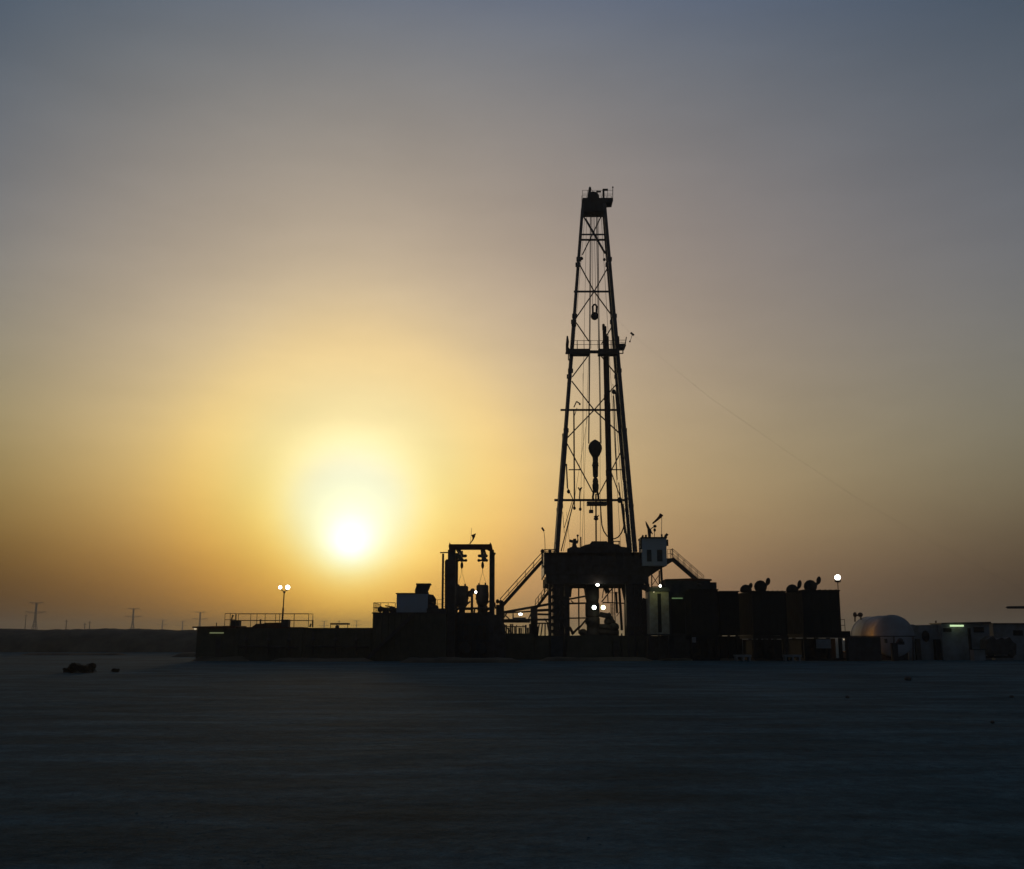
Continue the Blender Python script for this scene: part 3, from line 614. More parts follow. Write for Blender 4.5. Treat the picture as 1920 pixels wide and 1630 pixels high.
# ------------------------------------------------------------------ portal hoist
Yg, Yh = 113.0, 123.0
t = thing('portal_hoist', 'tall dark goalpost-shaped portal hoist frame standing left of the derrick', 'portal hoist', (GX(882, Yg), Yg, 0))
GP = t
zt_ = Z(1020, Yg)
def vcol(x0, x1, r0, Ya, Yb, nm='column', m_='steel'):
    MB().box(GX(x0, Ya), GX(x1, Ya), Ya, Yb, 0, Z(r0, Ya)).build(nm, m_, t)
vcol(837.5, 852, 1031, Yg, Yg + 0.6); vcol(917, 925.5, 1031, Yg, Yg + 0.6)
vcol(849.5, 857, 1037, Yh, Yh + 0.5); vcol(921.5, 927, 1040, Yh, Yh + 0.5)
MB().pprism([(842, 1031), (841, 1024), (843, 1017), (845, 1020.5), (918, 1020.5), (919, 1017), (922, 1021), (924, 1031), (921, 1035), (913, 1030.5), (852, 1030.5), (850, 1035), (843, 1035)], Yg - 0.05, Yg + 0.65).build('top_beam', 'rust', t)
zr = Z(1030, Yg)
for px in (859, 905):
    x_ = P(px, 1030, Yg).x
    b = MB().box(x_ - 0.25, x_ + 0.25, Yg + 0.65, Yh + 0.4, zr - 0.08, zr).box(x_ - 0.25, x_ + 0.25, Yg + 0.65, Yh + 0.4, zr - 0.6, zr - 0.5).box(x_ - 0.05, x_ + 0.05, Yg + 0.66, Yh + 0.39, zr - 0.5, zr - 0.08); b.build('runway_beam', 'galv', t)
for x0, x1 in ((840, 843), (921, 923.5)): MB().box(P(x0, 1033, Yg).x, P(x1, 1033, Yg).x, Yg + 0.6, Yh, zr - 0.35, zr - 0.05).build('side_beam', 'steel', t)
MB().pprism([(834, None or 1240), (834, 1052), (837, 1049), (841, 1049), (841, 1240)], Yg + 0.9, Yg + 1.5).build('cable_duct', 'steel', t)
MB().bar(P(923.5, 1033, Yg), P(925.5, 1046, Yg), 0.25).ball(P(927, 1038.5, Yg), 0.14).build('junction_box', 'steel', t)
b = MB()
la, lb = GX(827, Yg), GX(832, Yg)
for x_ in (la,): b.box(x_ - 0.1, x_ + 0.12, Yg + 1.0, Yg + 1.2, 0.3, Z(1037, Yg))
for k in range(22): z0 = 0.8 + k * 0.4; b.bar((la, Yg + 1.1, z0), (GX(835, Yg), Yg + 1.1, z0), 0.035)
b.bar(P(825, 1036.5, Yg + 1.1), P(850, 1036, Yg + 1.1), 0.12); b.build('ladder', 'steel', t)
MB().box(GX(833.4, Yg), GX(834.2, Yg), Yg + 1, Yg + 1.1, 0.3, Z(1060, Yg)).build('cable_tray', 'steel', t)
def hoist(px, label, cls, xo):
    q = thing('chain_hoist', label, 'chain hoist', P(px, 1067, 122), 'pair of chain hoists on the portal frame')
    b = MB(); b.pbox(px - 7, 1040, px + 7.5, 1045, 121.8, 122.2); b.ball(P(px - 6.5, 1042.5, 122), 0.17).ball(P(px + 7, 1042.5, 122), 0.17); b.pbox(px - 3.5, 1033, px + 2, 1041, 121.85, 122.15); b.build('trolley', 'steel', q)
    b = MB(); b.tube([P(px - 7, 1051, 122), P(px + 7, 1051, 122)], 0.11, 8); b.ball(P(px - 7.2, 1051, 122), 0.17).ball(P(px + 7.5, 1051, 122), 0.17); b.pbox(px - 2, 1044, px + 1.5, 1051, 121.9, 122.1); b.build('spreader', 'steel', q)
    b = MB(); x_ = P(px, 1060, 122).x; b.lathe((x_, 122, 0), [(0.04, Z(1053, 122)), (0.12, Z(1055.5, 122)), (0.17, Z(1060, 122)), (0.15, Z(1064, 122)), (0.04, Z(1067, 122))], 12); b.build('hook_block', 'steel', q)
    c = P(px + xo, 1072, 122); MB().tube([P(px, 1067, 122), c], 0.03, 6).build('chain', 'cable', q)
    for e in ((px + xo - 8, 1100), (px + xo + 7, 1098)): MB().tube([c, P(*e, 122)], 0.016, 5).build('sling', 'cable', q)
hoist(866, 'chain hoist on the portal frame, left one of the pair', 0, 0)
hoist(905, 'chain hoist on the portal frame, right one of the pair', 0, 0)
def bucket(px, r0, label):
    x_ = P(px, 1115, 122).x; k = 122 / 2000
    q = thing('preventer_body', label, 'hanging load', (x_, 122, Z(1142, 122)), 'two dark barrel-shaped loads slung from the portal hoist')
    MB().lathe((x_, 122, 0), [(9.5 * k, Z(r0, 122)), (11.2 * k, Z(r0 + 2, 122)), (11.3 * k, Z(r0 + 20, 122)), (11.4 * k, Z(r0 + 24, 122)), (11.2 * k, Z(r0 + 33, 122)), (8 * k, Z(r0 + 39, 122)), (4 * k, Z(r0 + 43, 122)), (3.2 * k, Z(1152, 122))], 20).build('barrel', 'steel', q)
    MB().pbox(px - 8, r0 - 3, px - 5, r0 + 1, 121.8, 122.2).pbox(px + 4, r0 - 4, px + 7, r0 + 1, 121.8, 122.2).pbox(px - 12.5, r0 + 12, px - 9, r0 + 26, 121.8, 122.2).pbox(px + 9, r0 + 14, px + 12, r0 + 24, 121.8, 122.2).build('lug', 'steel', q)
bucket(866.5, 1099, 'dark barrel-shaped load hanging from the left chain hoist')
bucket(904.5, 1097, 'dark barrel-shaped load hanging from the right chain hoist')
t = thing('pipe_manifold', 'tangle of dark pipes and valves between and under the two hanging barrels', 'pipework', (GX(885, 122), 122, Z(1152, 122)))
for pts, r_ in ((((877, 1112), (885, 1110), (894, 1112)), 0.2), (((885, 1150), (885, 1112)), 0.15), (((848, 1126), (858, 1136), (870, 1138), (882, 1128)), 0.1), (((892, 1122), (898, 1132), (910, 1134), (922, 1124)), 0.08),
                (((858, 1141), (925, 1141)), 0.12), (((850, 1147), (866, 1138)), 0.14), (((908, 1148), (926, 1136)), 0.12), (((897, 1125), (897, 1148)), 0.08), (((870, 1148), (872, 1143), (885, 1143)), 0.08), (((889, 1150), (890, 1141)), 0.1), (((910, 1136), (910, 1150)), 0.25), (((866, 1136), (866, 1150)), 0.35)):
    MB().tube([P(*q, 121.5) for q in pts], r_, 7).build('pipe', 'steel', t)
for q in ((886, 1108), (881, 1115), (899, 1142)): MB().ball(P(*q, 121.5), 0.27, 0.28, 8).build('valve', 'steel', t)
flood(892, 1110.5, 121, 0.14, 'lamp', 'tiny white floodlight between the two hanging barrels', 0.2, 2)
t = thing('pennant_flag', 'limp dark pennant on a thin pole on top of the portal hoist beam', 'flag', P(883, 1020, Yg))
MB().tube([P(882, 1020.5, Yg + .2), P(884.5, 990, Yg + .2)], 0.02, 6).build('pole', 'galv', t)
MB().pprism([(883.5, 1003), (887, 1002.5), (892.5, 1000), (890.5, 1007), (887.5, 1013), (882, 1020), (879.5, 1020), (884, 1014.5), (886, 1010), (884.8, 1006)], Yg + 0.18, Yg + 0.23).build('cloth', 'cloth', t)

# mixing skid below hoist
t = thing('mixing_skid', 'dark bulky mixing skid filling the foot of the portal hoist', 'mixing skid', (GX(882, 114), 114, 0))
MB().pprism([(832, 1245), (832, 1147), (846, 1144), (858, 1149), (862, 1146), (872, 1149), (894, 1149), (902, 1145), (908, 1149), (922, 1146), (927, 1152), (936, 1156), (942, 1168), (948, 1190), (948, 1245)], 115.2, 120).build('tank_body', 'steel', t)
b = MB()
for px in range(858, 918, 9): b.pbox(px, 1156, px + 2, None, 114.9, 115.2)
b.pbox(856, 1170, 918, 1173, 114.8, 115.2); b.pbox(856, 1200, 918, 1203, 114.8, 115.2); b.build('stiffener', 'grey', t)
for px, r_ in ((872, 1215), (902, 1217)): MB().lathe(P(px, r_, 114.3), [(0.5, 0), (0.6, 0.1), (0.6, 0.7), (0.5, 0.8)], 16, (0, 1, 0)).build('pump', 'grey', t)

# ------------------------------------------------------------------ shaker unit left of the hoist
t = thing('shaker_tank', 'tall dark steel tank with railed deck just left of the portal hoist', 'mud tank', (GX(766, 112), 112, 0), 'steel mud tanks on the left')
MB().pbox(698, 1150.5, 836, None, 111.5, 117).build('tank_wall', 'olive', t)
MB().pbox(697, 1148.5, 836, 1150.5, 111.3, 117.1).build('deck', 'steel', t)
MB().pbox(800, 1141, 836, 1148.5, 112, 116).build('deck_step', 'steel', t)
b = MB()
for px in range(702, 834, 12): b.pbox(px, 1152, px + 1.6, None, 111.36, 111.5)
b.build('stiffener', 'olive', t)
zd = Z(1148.5, 111.3)
rail(t, [(P(700, 1148, 111.4).x, 116.8, zd), (P(700, 1148, 111.4).x, 111.4, zd), (P(741, 1148, 111.4).x, 111.4, zd)], 0.98, 0.9, 0.03)
b = MB(); b.ball(P(713, 1143, 113), 0.3, 0.3, 8).pbox(717, 1139, 728, 1149, 113, 114).ball(P(734, 1143, 113), 0.3, 0.35, 8).bar(P(712, 1138, 113), P(722, 1141, 113), 0.16).bar(P(722, 1136, 113), P(740, 1139, 113), 0.12).pbox(736, 1140, 743, 1149, 113, 114); b.build('agitator', 'steel', t)
t = thing('shale_shaker', 'pale grey shaker housing standing on the railed tank deck left of the portal hoist', 'shale shaker', (P(775, 1130, 113).x, 113, zd))
sh = MB().pbox(743.5, 1114, 802, 1148.3, 112.6, 115.5).build('housing', 'pale', t)
MB().pbox(742, 1112, 779, 1114, 112.5, 115.6).build('lid', 'steel', t)
MB().pprism([(778, 1114), (778, 1107), (781, 1097), (805, 1097), (803, 1103), (801, 1108), (803, 1114)], 112.8, 114.2).build('hopper', 'grey', t)
MB().pbox(780, 1094, 807, 1096.8, 112.7, 114.3).bar(P(806.5, 1096, 113), P(803, 1106, 113), 0.16).build('hopper_rim', 'steel', t)
MB().ball(P(806, 1124, 113), 0.42, 0.5, 10).tube([P(803, 1117, 113), P(811, 1118, 113), P(815, 1124, 113), P(815, 1134, 113)], 0.16, 8).ball(P(808, 1137, 113), 0.5, 0.4, 10).ball(P(817, 1139, 113), 0.3, 0.25, 8).build('desilter', 'steel', t)
rail(t, [P(812, 1141, 112.3), P(828, 1141, 112.3)], 0.9, 0.5, 0.022)
stairway('dusty stairway rising along the front of the tall tank left of the portal hoist', P(776, 1151, 110.3), Vector((GX(684, 110.3), 110.3, 0.1)), 1.0, 'stairways of the tanks', 0.12, 0.3)

# ------------------------------------------------------------------ left mud tanks
for (x0, x1, r0, Ya, lab, m_) in ((441, 566, 1176, 112, 'long dark mud tank under the railing and twin floodlight mast', 'olive'), (567, 697, 1177.5, 112.4, 'long dark mud tank carrying the bench-like roof', 'olive')):
    t = thing('mud_tank', lab, 'mud tank', (GX((x0 + x1) / 2, Ya), Ya, 0), 'steel mud tanks on the left')
    MB().pbox(x0, r0 + 2, x1, None, Ya, Ya + 3.2).build('tank_wall', m_, t)
    MB().pbox(x0 - 0.3, r0, x1 + 0.3, r0 + 1.9, Ya - 0.12, Ya + 3.3).build('deck', 'rust', t)
    b = MB(); px = x0 + 5
    while px < x1: b.pbox(px, r0 + 3, px + 1.5, None, Ya - 0.1, Ya); px += 11
    b.pbox(x0, 1234, x1, None, Ya - 0.3, Ya - 0.1); b.build('stiffener', m_, t)
    MB().tube([P(x0 + 6, 1212, Ya - 0.25), P(x1 - 6, 1214, Ya - 0.25)], 0.11, 8).build('pipe', 'steel', t)
    for px in (x0 + 20, x0 + 62, x0 + 101): MB().tube([P(px, 1186, Ya - 0.3), P(px, 1228, Ya - 0.3)], 0.08, 8).ball(P(px, 1200, Ya - 0.35), 0.22, 0.22, 8).build('valve_pipe', 'steel', t)
    if x0 == 441:
        T1 = t
    else:
        b = MB(); b.pbox(619, 1168.5, 653, 1171.5, Ya + .5, Ya + 1.6); r1 = b.build('canopy_roof', 'steel', t)
        for px in (620, 652): MB().bar(P(px, 1171, Ya + 1), P(px, r0 + 1, Ya + 1), 0.06).build('canopy_post', 'steel', t)
        MB().ball(P(632, 1176, Ya + 1), 0.2, 0.22, 8).build('agitator', 'steel', t)
zd = Z(1176, 111.88)
t = T1
xa, xb = P(419, 1176, 112).x, P(587.5, 1176, 112).x
rail(t, [(P(442, 1176, 112).x, 112, zd), (P(578, 1176, 112).x, 112, zd)], 1.36, 1.55, 0.03)
rail(t, [(P(446, 1176, 115).x, 115, zd), (P(586, 1176, 115).x, 115, zd)], 1.4, 1.9, 0.03)
b = MB(); b.pbox(432, 1163, 448, 1176, 113, 114).bar(P(434, 1163, 113.4), P(436.5, 1153, 113.4), 0.12).bar(P(436, 1154, 113.4), P(437.5, 1156, 113.4), 0.15); b.build('agitator', 'steel', t)
MB().pprism([(472, 1176), (480, 1170), (493, 1169.5), (498, 1168), (528, 1167.5), (528, 1176)], 113, 114.4).build('pump_cover', 'rust', t)
MB().bar(P(488.5, 1170, 113.5), P(488.5, 1161.5, 113.5), 0.14).pbox(527, 1162, 540, 1176, 113, 114.2).build('motor_box', 'steel', t)
MB().bar(P(581, 1176, 113), P(583, 1170, 113), 0.15).build('valve', 'steel', t)
MB().bar(P(586, 1176, 113), P(586.5, 1163, 113), 0.14).build('valve', 'steel', t)
# floodlight mast
t = thing('floodlight_mast', 'slim mast with twin glowing floodlights standing on the long mud tank', 'lamp post', P(530, 1162, 113.5))
MB().tube([P(529.5, 1163, 113.5), P(531, 1140, 113.5)], 0.09, 8).tube([P(531, 1141, 113.5), P(533, 1109, 113.5)], 0.06, 8).build('pole', 'steel', t)
MB().tube([P(525.5, 1104.5, 113.5), P(529, 1107.5, 113.5), P(533, 1109.5, 113.5), P(537, 1107.5, 113.5), P(541, 1105.5, 113.5)], 0.05, 6).ball(P(533, 1111, 113.5), 0.12).build('crossarm', 'steel', t)
for px, r_, m_ in ((525.5, 0.18, 'lamp'), (539.5, 0.24, 'lamp')):
    c = P(px, 1101.5, 113.4)
    h = MB().lathe(c, [(r_ * 1.1, 0), (r_ * 1.05, 0.12), (r_ * 0.5, 0.32)], 16, (0, 1, 0)).build('lamp_head', 'steel', t)
    MB().lathe(c, [(0.02, -0.12), (r_ * 0.7, -0.09), (r_ * 0.98, -0.005), (r_ * 0.98, 0.03)], 16, (0, 1, 0)).build('lens', m_, h)
# low cabin at far left
t = thing('low_cabin', 'low dark cabin with overhanging roof at the left end of the mud tanks', 'cabin', (GX(400, 113), 113, 0))
MB().pbox(368, 1178.5, 441, None, 112.3, 116).build('cabin_wall', 'olive', t)
MB().pprism([(360, 1177.5), (361, 1175), (441, 1173.5), (441, 1178.3), (372, 1178.5)], 111.6, 116.4).build('roof', 'rust', t)
MB().pbox(393, 1186, 419, 1188, 112.1, 112.22).build('tube_light', 'tube_dim', t)
MB().pbox(404, 1195, 414, None, 112.24, 112.3).build('door', 'steel', t)
MB().ball(P(366, 1179, 112), 0.13).build('lamp', 'lamp_dim', t)
MB().bar(P(406, 1174, 113), P(406, 1168, 113), 0.08).build('vent_pipe', 'steel', t)
rail(t, [(P(420, 1174, 112).x, 112.2, Z(1174, 112)), (P(440, 1174, 112).x, 112.2, Z(1174, 112))], 1.28, 0.6, 0.03)

# ------------------------------------------------------------------ right side buildings
t = thing('equipment_shed', 'pale weathered shed with dark doorway beside the right substructure columns', 'shed', (GX(1236, 116), 116, 0))
MB().pbox(1219, 1109, 1254.5, 1189, 116, 119).build('shed_wall', 'cream', t)
MB().pbox(1218, 1101, 1256, 1108.8, 115.6, 119.2).build('roof', 'grey', t)
MB().pbox(1233.5, 1113, 1240, 1186, 115.93, 116).build('door', 'black', t)
MB().pbox(1217, 1189, 1256, 1192, 115.6, 119.2).build('floor_frame', 'grey', t)
MB().pbox(1215, 1192.5, 1256, None, 116.4, 119).build('base_gap_fill', 'steel', t)  # solid block added to keep the space under the shed dark
for px in (1219, 1235, 1252): MB().pbox(px, 1192, px + 3, None, 116, 116.3).build('support_leg', 'steel', t)
flood(1238, 1099, 115.2, 0.13, 'lamp', 'small tilted white lamp over the pale weathered shed', 0.2, 0)
sl = MB().ball(P(1226, 1110.5, 115.3), 0.06).build('small_lamp', 'lamp_dim', t)
light('lamp_glow', P(1236, 1106, 114.6), (0.8, 0.9, 0.35), 17, t, 0.2)
t = thing('dark_container', 'tall dark container with a flat roof and dim green tube light, below the right stairway', 'container', (GX(1292, 117), 117, 0))
MB().pbox(1249, 1087, 1334, None, 116.8, 121.5).build('container_wall', 'grey', t)
MB().pprism([(1248, 1088), (1248, 1086), (1300, 1084.5), (1334, 1086), (1335, 1089)], 116.6, 121.6).build('roof', 'rust', t)
MB().pbox(1334.3, 1092, 1346, None, 117.2, 121).build('annex', 'grey', t)
MB().pbox(1260, 1121, 1280, 1123, 116.3, 116.42).build('tube_light', 'tube_green', t)
MB().pbox(1259, 1124, 1284, 1188, 116.74, 116.8).build('door', 'black', t)
MB().ball(P(1311, 1096, 116.6), 0.25, 0.14).build('lamp', 'grey', t)

def engine(x0, x1, r0, Ya, D_, label, mufflers, rleg=1192, right_edge=False):
    t = thing('engine_house', label, 'engine house', (GX((x0 + x1) / 2, Ya), Ya, 0), 'engine houses in a row on the right')
    zf = Z(rleg, Ya); z1 = Z(r0, Ya); xa, xb = P(x0, 1150, Ya).x, P(x1, 1150, Ya).x
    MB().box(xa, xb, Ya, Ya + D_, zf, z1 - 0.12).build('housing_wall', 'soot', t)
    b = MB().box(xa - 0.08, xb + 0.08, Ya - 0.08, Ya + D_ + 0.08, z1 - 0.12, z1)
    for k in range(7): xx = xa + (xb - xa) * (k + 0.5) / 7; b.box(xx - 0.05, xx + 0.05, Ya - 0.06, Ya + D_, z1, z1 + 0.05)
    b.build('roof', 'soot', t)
    w = xb - xa
    g_ = MB().box(xa + 0.12, xb - 0.12, Ya - 0.05, Ya, zf + 0.35, z1 - 0.3).build('radiator_grille', 'black', t)
    b = MB()
    for k in range(5): xx = xa + 0.12 + (w - 0.24) * k / 4; b.box(xx - 0.04, xx + 0.04, Ya - 0.1, Ya - 0.05, zf + 0.3, z1 - 0.26)
    for k in range(3): z0 = zf + 0.35 + (z1 - zf - 0.65) * k / 2; b.box(xa + 0.1, xb - 0.1, Ya - 0.13, Ya - 0.1, z0 - 0.04, z0 + 0.04)
    b.build('grille_frame', 'soot', t)
    b = MB(); yy = Ya + 0.6
    while yy < Ya + D_: b.box(xa - 0.05, xa, yy, yy + 0.12, zf + 0.1, z1 - 0.15); yy += 0.75
    b.build('wall_rib', 'soot', t)
    MB().box(xa - 0.1, xb + 0.1, Ya - 0.15, Ya + D_ + 0.1, zf - 0.35, zf - 0.01).build('skid_frame', 'soot', t)
    for k in (0, 0.33, 0.66, 1):
        for yy in (Ya, Ya + D_ - 0.5):
            xx = xa + (w - 0.3) * k; MB().box(xx, xx + 0.3, yy, yy + 0.4, 0.25, zf - 0.36).build('skid_leg', 'soot', t)
    MB().box(xa, xb, Ya - 0.1, Ya + D_, 0, 0.25).build('base_beam', 'soot', t)
    MB().box(xa + 0.3, xb - 0.05, Ya + 2.2, Ya + D_ - 0.6, 0.26, zf - 0.4).build('belly_gap_fill', 'soot', t)  # solid box added to fill the bright gaps between the legs, no real tank
    for k in (0.12, 0.55): MB().lathe((xa + w * k + 0.4, Ya + 1.5, 1.0), [(0.2, 0), (0.5, 0.03), (0.5, 1.6), (0.2, 1.65)], 14, (0, 1, 0)).build('fuel_drum', 'soot', t)
    for mx, mr, r_, cx, cr, ca, cb in mufflers:
        Ym = Ya + 1.2; s_ = Ym / 2000
        m1 = MB().lathe((P(mx, mr, Ym).x, Ym, 0), [(r_ * 0.75 * s_, z1 - 0.02), (r_ * 0.92 * s_, Z(mr + r_ * .35, Ym)), (r_ * s_, Z(mr, Ym)), (r_ * 0.88 * s_, Z(mr - r_ * .45, Ym)), (r_ * 0.5 * s_, Z(mr - r_ * .85, Ym)), (0.05, Z(mr - r_ * .97, Ym))], 18).build('exhaust_silencer', 'soot', t)
        b = MB().tube([P(mx + 2, mr, Ym), P((mx + cx) / 2 + 2, (mr + cr) / 2 + 3, Ym), P(cx - 0.5, cr + cb * .5, Ym)], 0.16, 8)
        b.ball(P(cx, cr, Ym), ca * s_, cb * s_, 12, (0.22, 0, 1)); b.build('rain_cap', 'soot', m1)
    return t, xa, xb, zf, z1
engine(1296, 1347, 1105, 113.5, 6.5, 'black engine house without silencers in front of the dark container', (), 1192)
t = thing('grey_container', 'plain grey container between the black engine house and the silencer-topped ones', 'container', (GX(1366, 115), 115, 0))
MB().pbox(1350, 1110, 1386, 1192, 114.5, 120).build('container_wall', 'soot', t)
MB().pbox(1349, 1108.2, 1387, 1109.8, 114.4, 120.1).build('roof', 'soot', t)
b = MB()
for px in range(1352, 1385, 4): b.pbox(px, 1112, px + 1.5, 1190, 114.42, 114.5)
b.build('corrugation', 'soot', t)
MB().pbox(1350, 1193, 1388, None, 115.6, 119.8).build('base_gap_fill', 'soot', t)  # added block that darkens the open space below the container
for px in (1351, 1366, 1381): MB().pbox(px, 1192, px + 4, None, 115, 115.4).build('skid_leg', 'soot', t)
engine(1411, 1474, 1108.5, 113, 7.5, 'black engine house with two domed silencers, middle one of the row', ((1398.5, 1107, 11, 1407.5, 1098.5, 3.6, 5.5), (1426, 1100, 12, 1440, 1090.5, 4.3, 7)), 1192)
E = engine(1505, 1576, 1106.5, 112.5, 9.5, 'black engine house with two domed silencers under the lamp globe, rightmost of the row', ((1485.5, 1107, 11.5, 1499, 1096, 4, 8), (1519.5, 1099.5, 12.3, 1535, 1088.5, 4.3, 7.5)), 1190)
et, xa, xb, zf, z1 = E
MB().box(xb + 0.02, xb + 1.0, 112.8, 116, zf - 0.35, zf + 0.35).build('side_platform', 'soot', et)
rail(et, [(xb + 0.5, 112.9, zf + 0.35), (xb + 0.5, 115.8, zf + 0.35)], 1.2, 1.4, 0.03)
MB().box(xb + 0.15, xb + 0.8, 113.4, 114.4, 0.25, 0.95).build('control_box', 'dim', et)
MB().box(xb + 0.1, xb + 1.2, 113, 115, 0, 0.24).build('plinth', 'soot', et)
MB().ball(Vector((xb + 0.25, 112.7, zf - 0.5)), 0.08).build('small_lamp', 'lamp_dim', et)
MB().pbox(1531, 1199, 1558, 1216, 112.2, 112.38).build('access_panel', 'dim', et)
MB().pbox(1298, 1195, 1305, 1205, 113.0, 113.2).build('notice_plate', 'dim', t)
# pale slabs added to stand in for light ground showing through the skid gaps
for x0, x1, lab in ((1379, 1409, 'pale flat slab standing in for light ground left of the middle engine house'), (1471, 1503, 'pale flat slab standing in for light ground between the two silencer-topped engine houses')):
    b = MB(); b.pbox(x0, 1228, x1, 1232, 111.6, 112.6)
    for k in (0.05, 0.45, 0.85): xx = x0 + (x1 - x0) * k; b.pbox(xx, 1232.2, xx + 3, None, 111.6, 112.6)
    tag(b.build('ground_gap_slab', 'dim'), lab, 'ground_gap_slab', 'stand-in slabs for light ground beside the engine houses')
# lamp globe
t = thing('lamp_globe', 'bright round lamp globe on a thin stem above the rightmost engine house', 'lamp', P(1571, 1106, 114))
MB().tube([P(1571.5, 1107, 114), P(1570.8, 1091, 114)], 0.045, 8).build('stem', 'steel', t)
MB().lathe((P(1570.6, 1088, 114).x, 114, 0), [(0.1, Z(1092.5, 114)), (0.3, Z(1091.5, 114)), (0.33, Z(1088, 114)), (0.2, Z(1087.5, 114))], 14).build('collar', 'steel', t)
MB().ball(P(1570.5, 1083, 114), 0.31, 0.28, 16).build('globe', 'lamp', t)
light('lamp_glow', P(1570.5, 1074, 113.2), (1, .95, .85), 15, t, 0.3)

# fuel tank
t = thing('fuel_tank', 'white horizontal cylindrical tank with domed ends right of the engine houses', 'tank', (GX(1655, 117), 117, 0))
A = P(1676, 1192.5, 114); B = P(1631, 1193.5, 122); ax = (B - A); L_ = ax.length; ax.normalize(); r_ = 2.16
MB().lathe(A, [(0.02, -0.22), (r_ * 0.45, -0.19), (r_ * 0.8, -0.12), (r_ * 0.97, -0.04), (r_, 0.0), (r_, L_ - 0.05), (r_ * 0.96, L_ + 0.06), (r_ * 0.75, L_ + 0.28), (r_ * 0.4, L_ + 0.45), (0.02, L_ + 0.5)], 40, ax).build('tank_shell', 'tank', t)
b = MB()
for k in (0.03, 0.5, 0.97): b.lathe(A + ax * (L_ * k - 0.04), [(r_ + 0.001, 0), (r_ + 0.035, 0.01), (r_ + 0.035, 0.09), (r_ + 0.001, 0.1)], 40, ax)
b.build('weld_band', 'tank', t)
MB().tube([P(1672, 1157, 114.8), P(1672, 1153.5, 114.8)], 0.35, 12).build('hatch', 'steel', t)
MB().ball(P(1603, 1153, 121), 0.22, 0.3, 8).ball(P(1613, 1153, 121), 0.3, 0.26, 8).bar(P(1601, 1154, 121), P(1616, 1154, 121), 0.18).bar(P(1603, 1153, 121), P(1603, 1166, 121), 0.14).bar(P(1614, 1153, 121), P(1614, 1162, 121), 0.14).build('vent_valve', 'steel', t)
for k in (0.15, 0.8):
    c = A + ax * L_ * k; MB().box(c.x - 1.7, c.x + 1.7, c.y - 0.2, c.y + 0.2, 0, 1.2).build('saddle', 'steel', t)
t = thing('skid_wall', 'low dark equipment skid in front of the lower half of the white tank', 'skid', (GX(1622, 112), 112, 0))
MB().pbox(1590, 1194.5, 1652, None, 111.6, 112.6).build('skid_box', 'steel', t)
MB().bar(P(1590, 1193.3, 111.5), P(1716, 1193.3, 111.5), 0.1).build('pipe_rail', 'steel', t)
for px in (1676, 1712): MB().bar(P(px, 1193, 111.5), Vector((GX(px, 111.5), 111.5, 0)), 0.12).build('rail_post', 'steel', t)
MB().ball(P(1688, 1202, 111.8), 0.3, 0.3).pbox(1660, 1198, 1664, 1206, 111.7, 112).pbox(1682, 1203, 1696, 1209, 111.7, 112).pbox(1672, 1206, 1684, None, 111.7, 112).build('pump', 'steel', t)
light('lamp_glow', P(1596, 1194, 113.8), (1.0, 0.42, 0.07), 95, t, 0.6)

# cabins on far right
t = thing('crew_trailer', 'grey weathered trailer with round opening between the white tank and the lit cabin', 'trailer', (GX(1738, 118), 118, 0))
MB().pprism([(1704, 1240), (1704, 1172), (1712, 1171), (1716, 1172.5), (1764, 1171.5), (1764, 1240)], 117, 120).build('trailer_wall', 'dim', t)
MB().lathe(P(1736, 1193, 116.9), [(0.02, 0), (0.4, 0), (0.4, 0.08), (0.02, 0.08)], 18, (0, 1, 0), 1.5).build('round_opening', 'black', t)
MB().pbox(1718, 1198, 1727, None, 116.6, 116.95).build('gas_bottle_rack', 'steel', t)
MB().pbox(1755, 1199, 1764, None, 116.3, 116.95).build('door', 'black', t)
MB().bar(P(1755, 1172, 118), P(1754.5, 1164, 118), 0.13).build('vent_pipe', 'steel', t)
t = thing('site_cabin', 'white cabin with a lit tube light under its roof edge near the right edge', 'cabin', (GX(1792, 116), 116, 0))
MB().pbox(1767, 1170, 1857, None, 116, 119).build('cabin_wall', 'dim', t)
MB().pprism([(1765, 1170), (1765, 1168), (1858, 1166), (1859, 1169.8)], 115.7, 119.2).build('roof', 'steel', t)
MB().pbox(1782, 1172, 1807, 1175.2, 115.6, 115.75).build('tube_light', 'tube', t)
MB().pbox(1769, 1178, 1784, 1185, 115.9, 116).build('window', 'black', t)
MB().pbox(1817, 1178, 1822, None, 115.9, 116).build('door', 'black', t)
MB().pbox(1826, 1176, 1845, 1186, 115.9, 116).build('window', 'black', t)
light('lamp_glow', P(1794, 1181, 115.2), (0.75, 1, 0.55), 0.9, t, 0.3)
t = thing('storage_crate', 'small pale crate on the sand in front of the white lit cabin', 'crate', (GX(1837, 113), 113, 0))
MB().pbox(1826.5, 1219, 1847.5, None, 112.6, 113.6).build('crate_wall', 'dim', t); MB().pbox(1825.5, 1217.5, 1848.5, 1218.8, 112.5, 113.7).build('lid', 'grey', t)
t = thing('dark_generator', 'dark boxy generator trailer parked between the white cabin and the rightmost trailer', 'generator', (GX(1860, 114), 114, 0))
MB().pprism([(1850, 1228), (1850, 1200), (1856, 1196), (1862, 1193), (1868, 1200), (1878, 1196), (1884, 1199), (1893, 1195), (1899, 1203), (1906, 1208), (1906, 1228)], 113.2, 114.8).build('engine_cover', 'steel', t)
for px in (1858, 1897): MB().lathe(P(px, 1226, 113.1), [(0.1, -.02), (0.36, 0), (0.36, 0.22), (0.1, 0.24)], 16, (0, 1, 0)).build('wheel', 'rubber', t)
MB().box(GX(1852, 113.2), GX(1904, 113.2), 113.6, 114.4, 0.25, 0.5).build('chassis', 'steel', t)
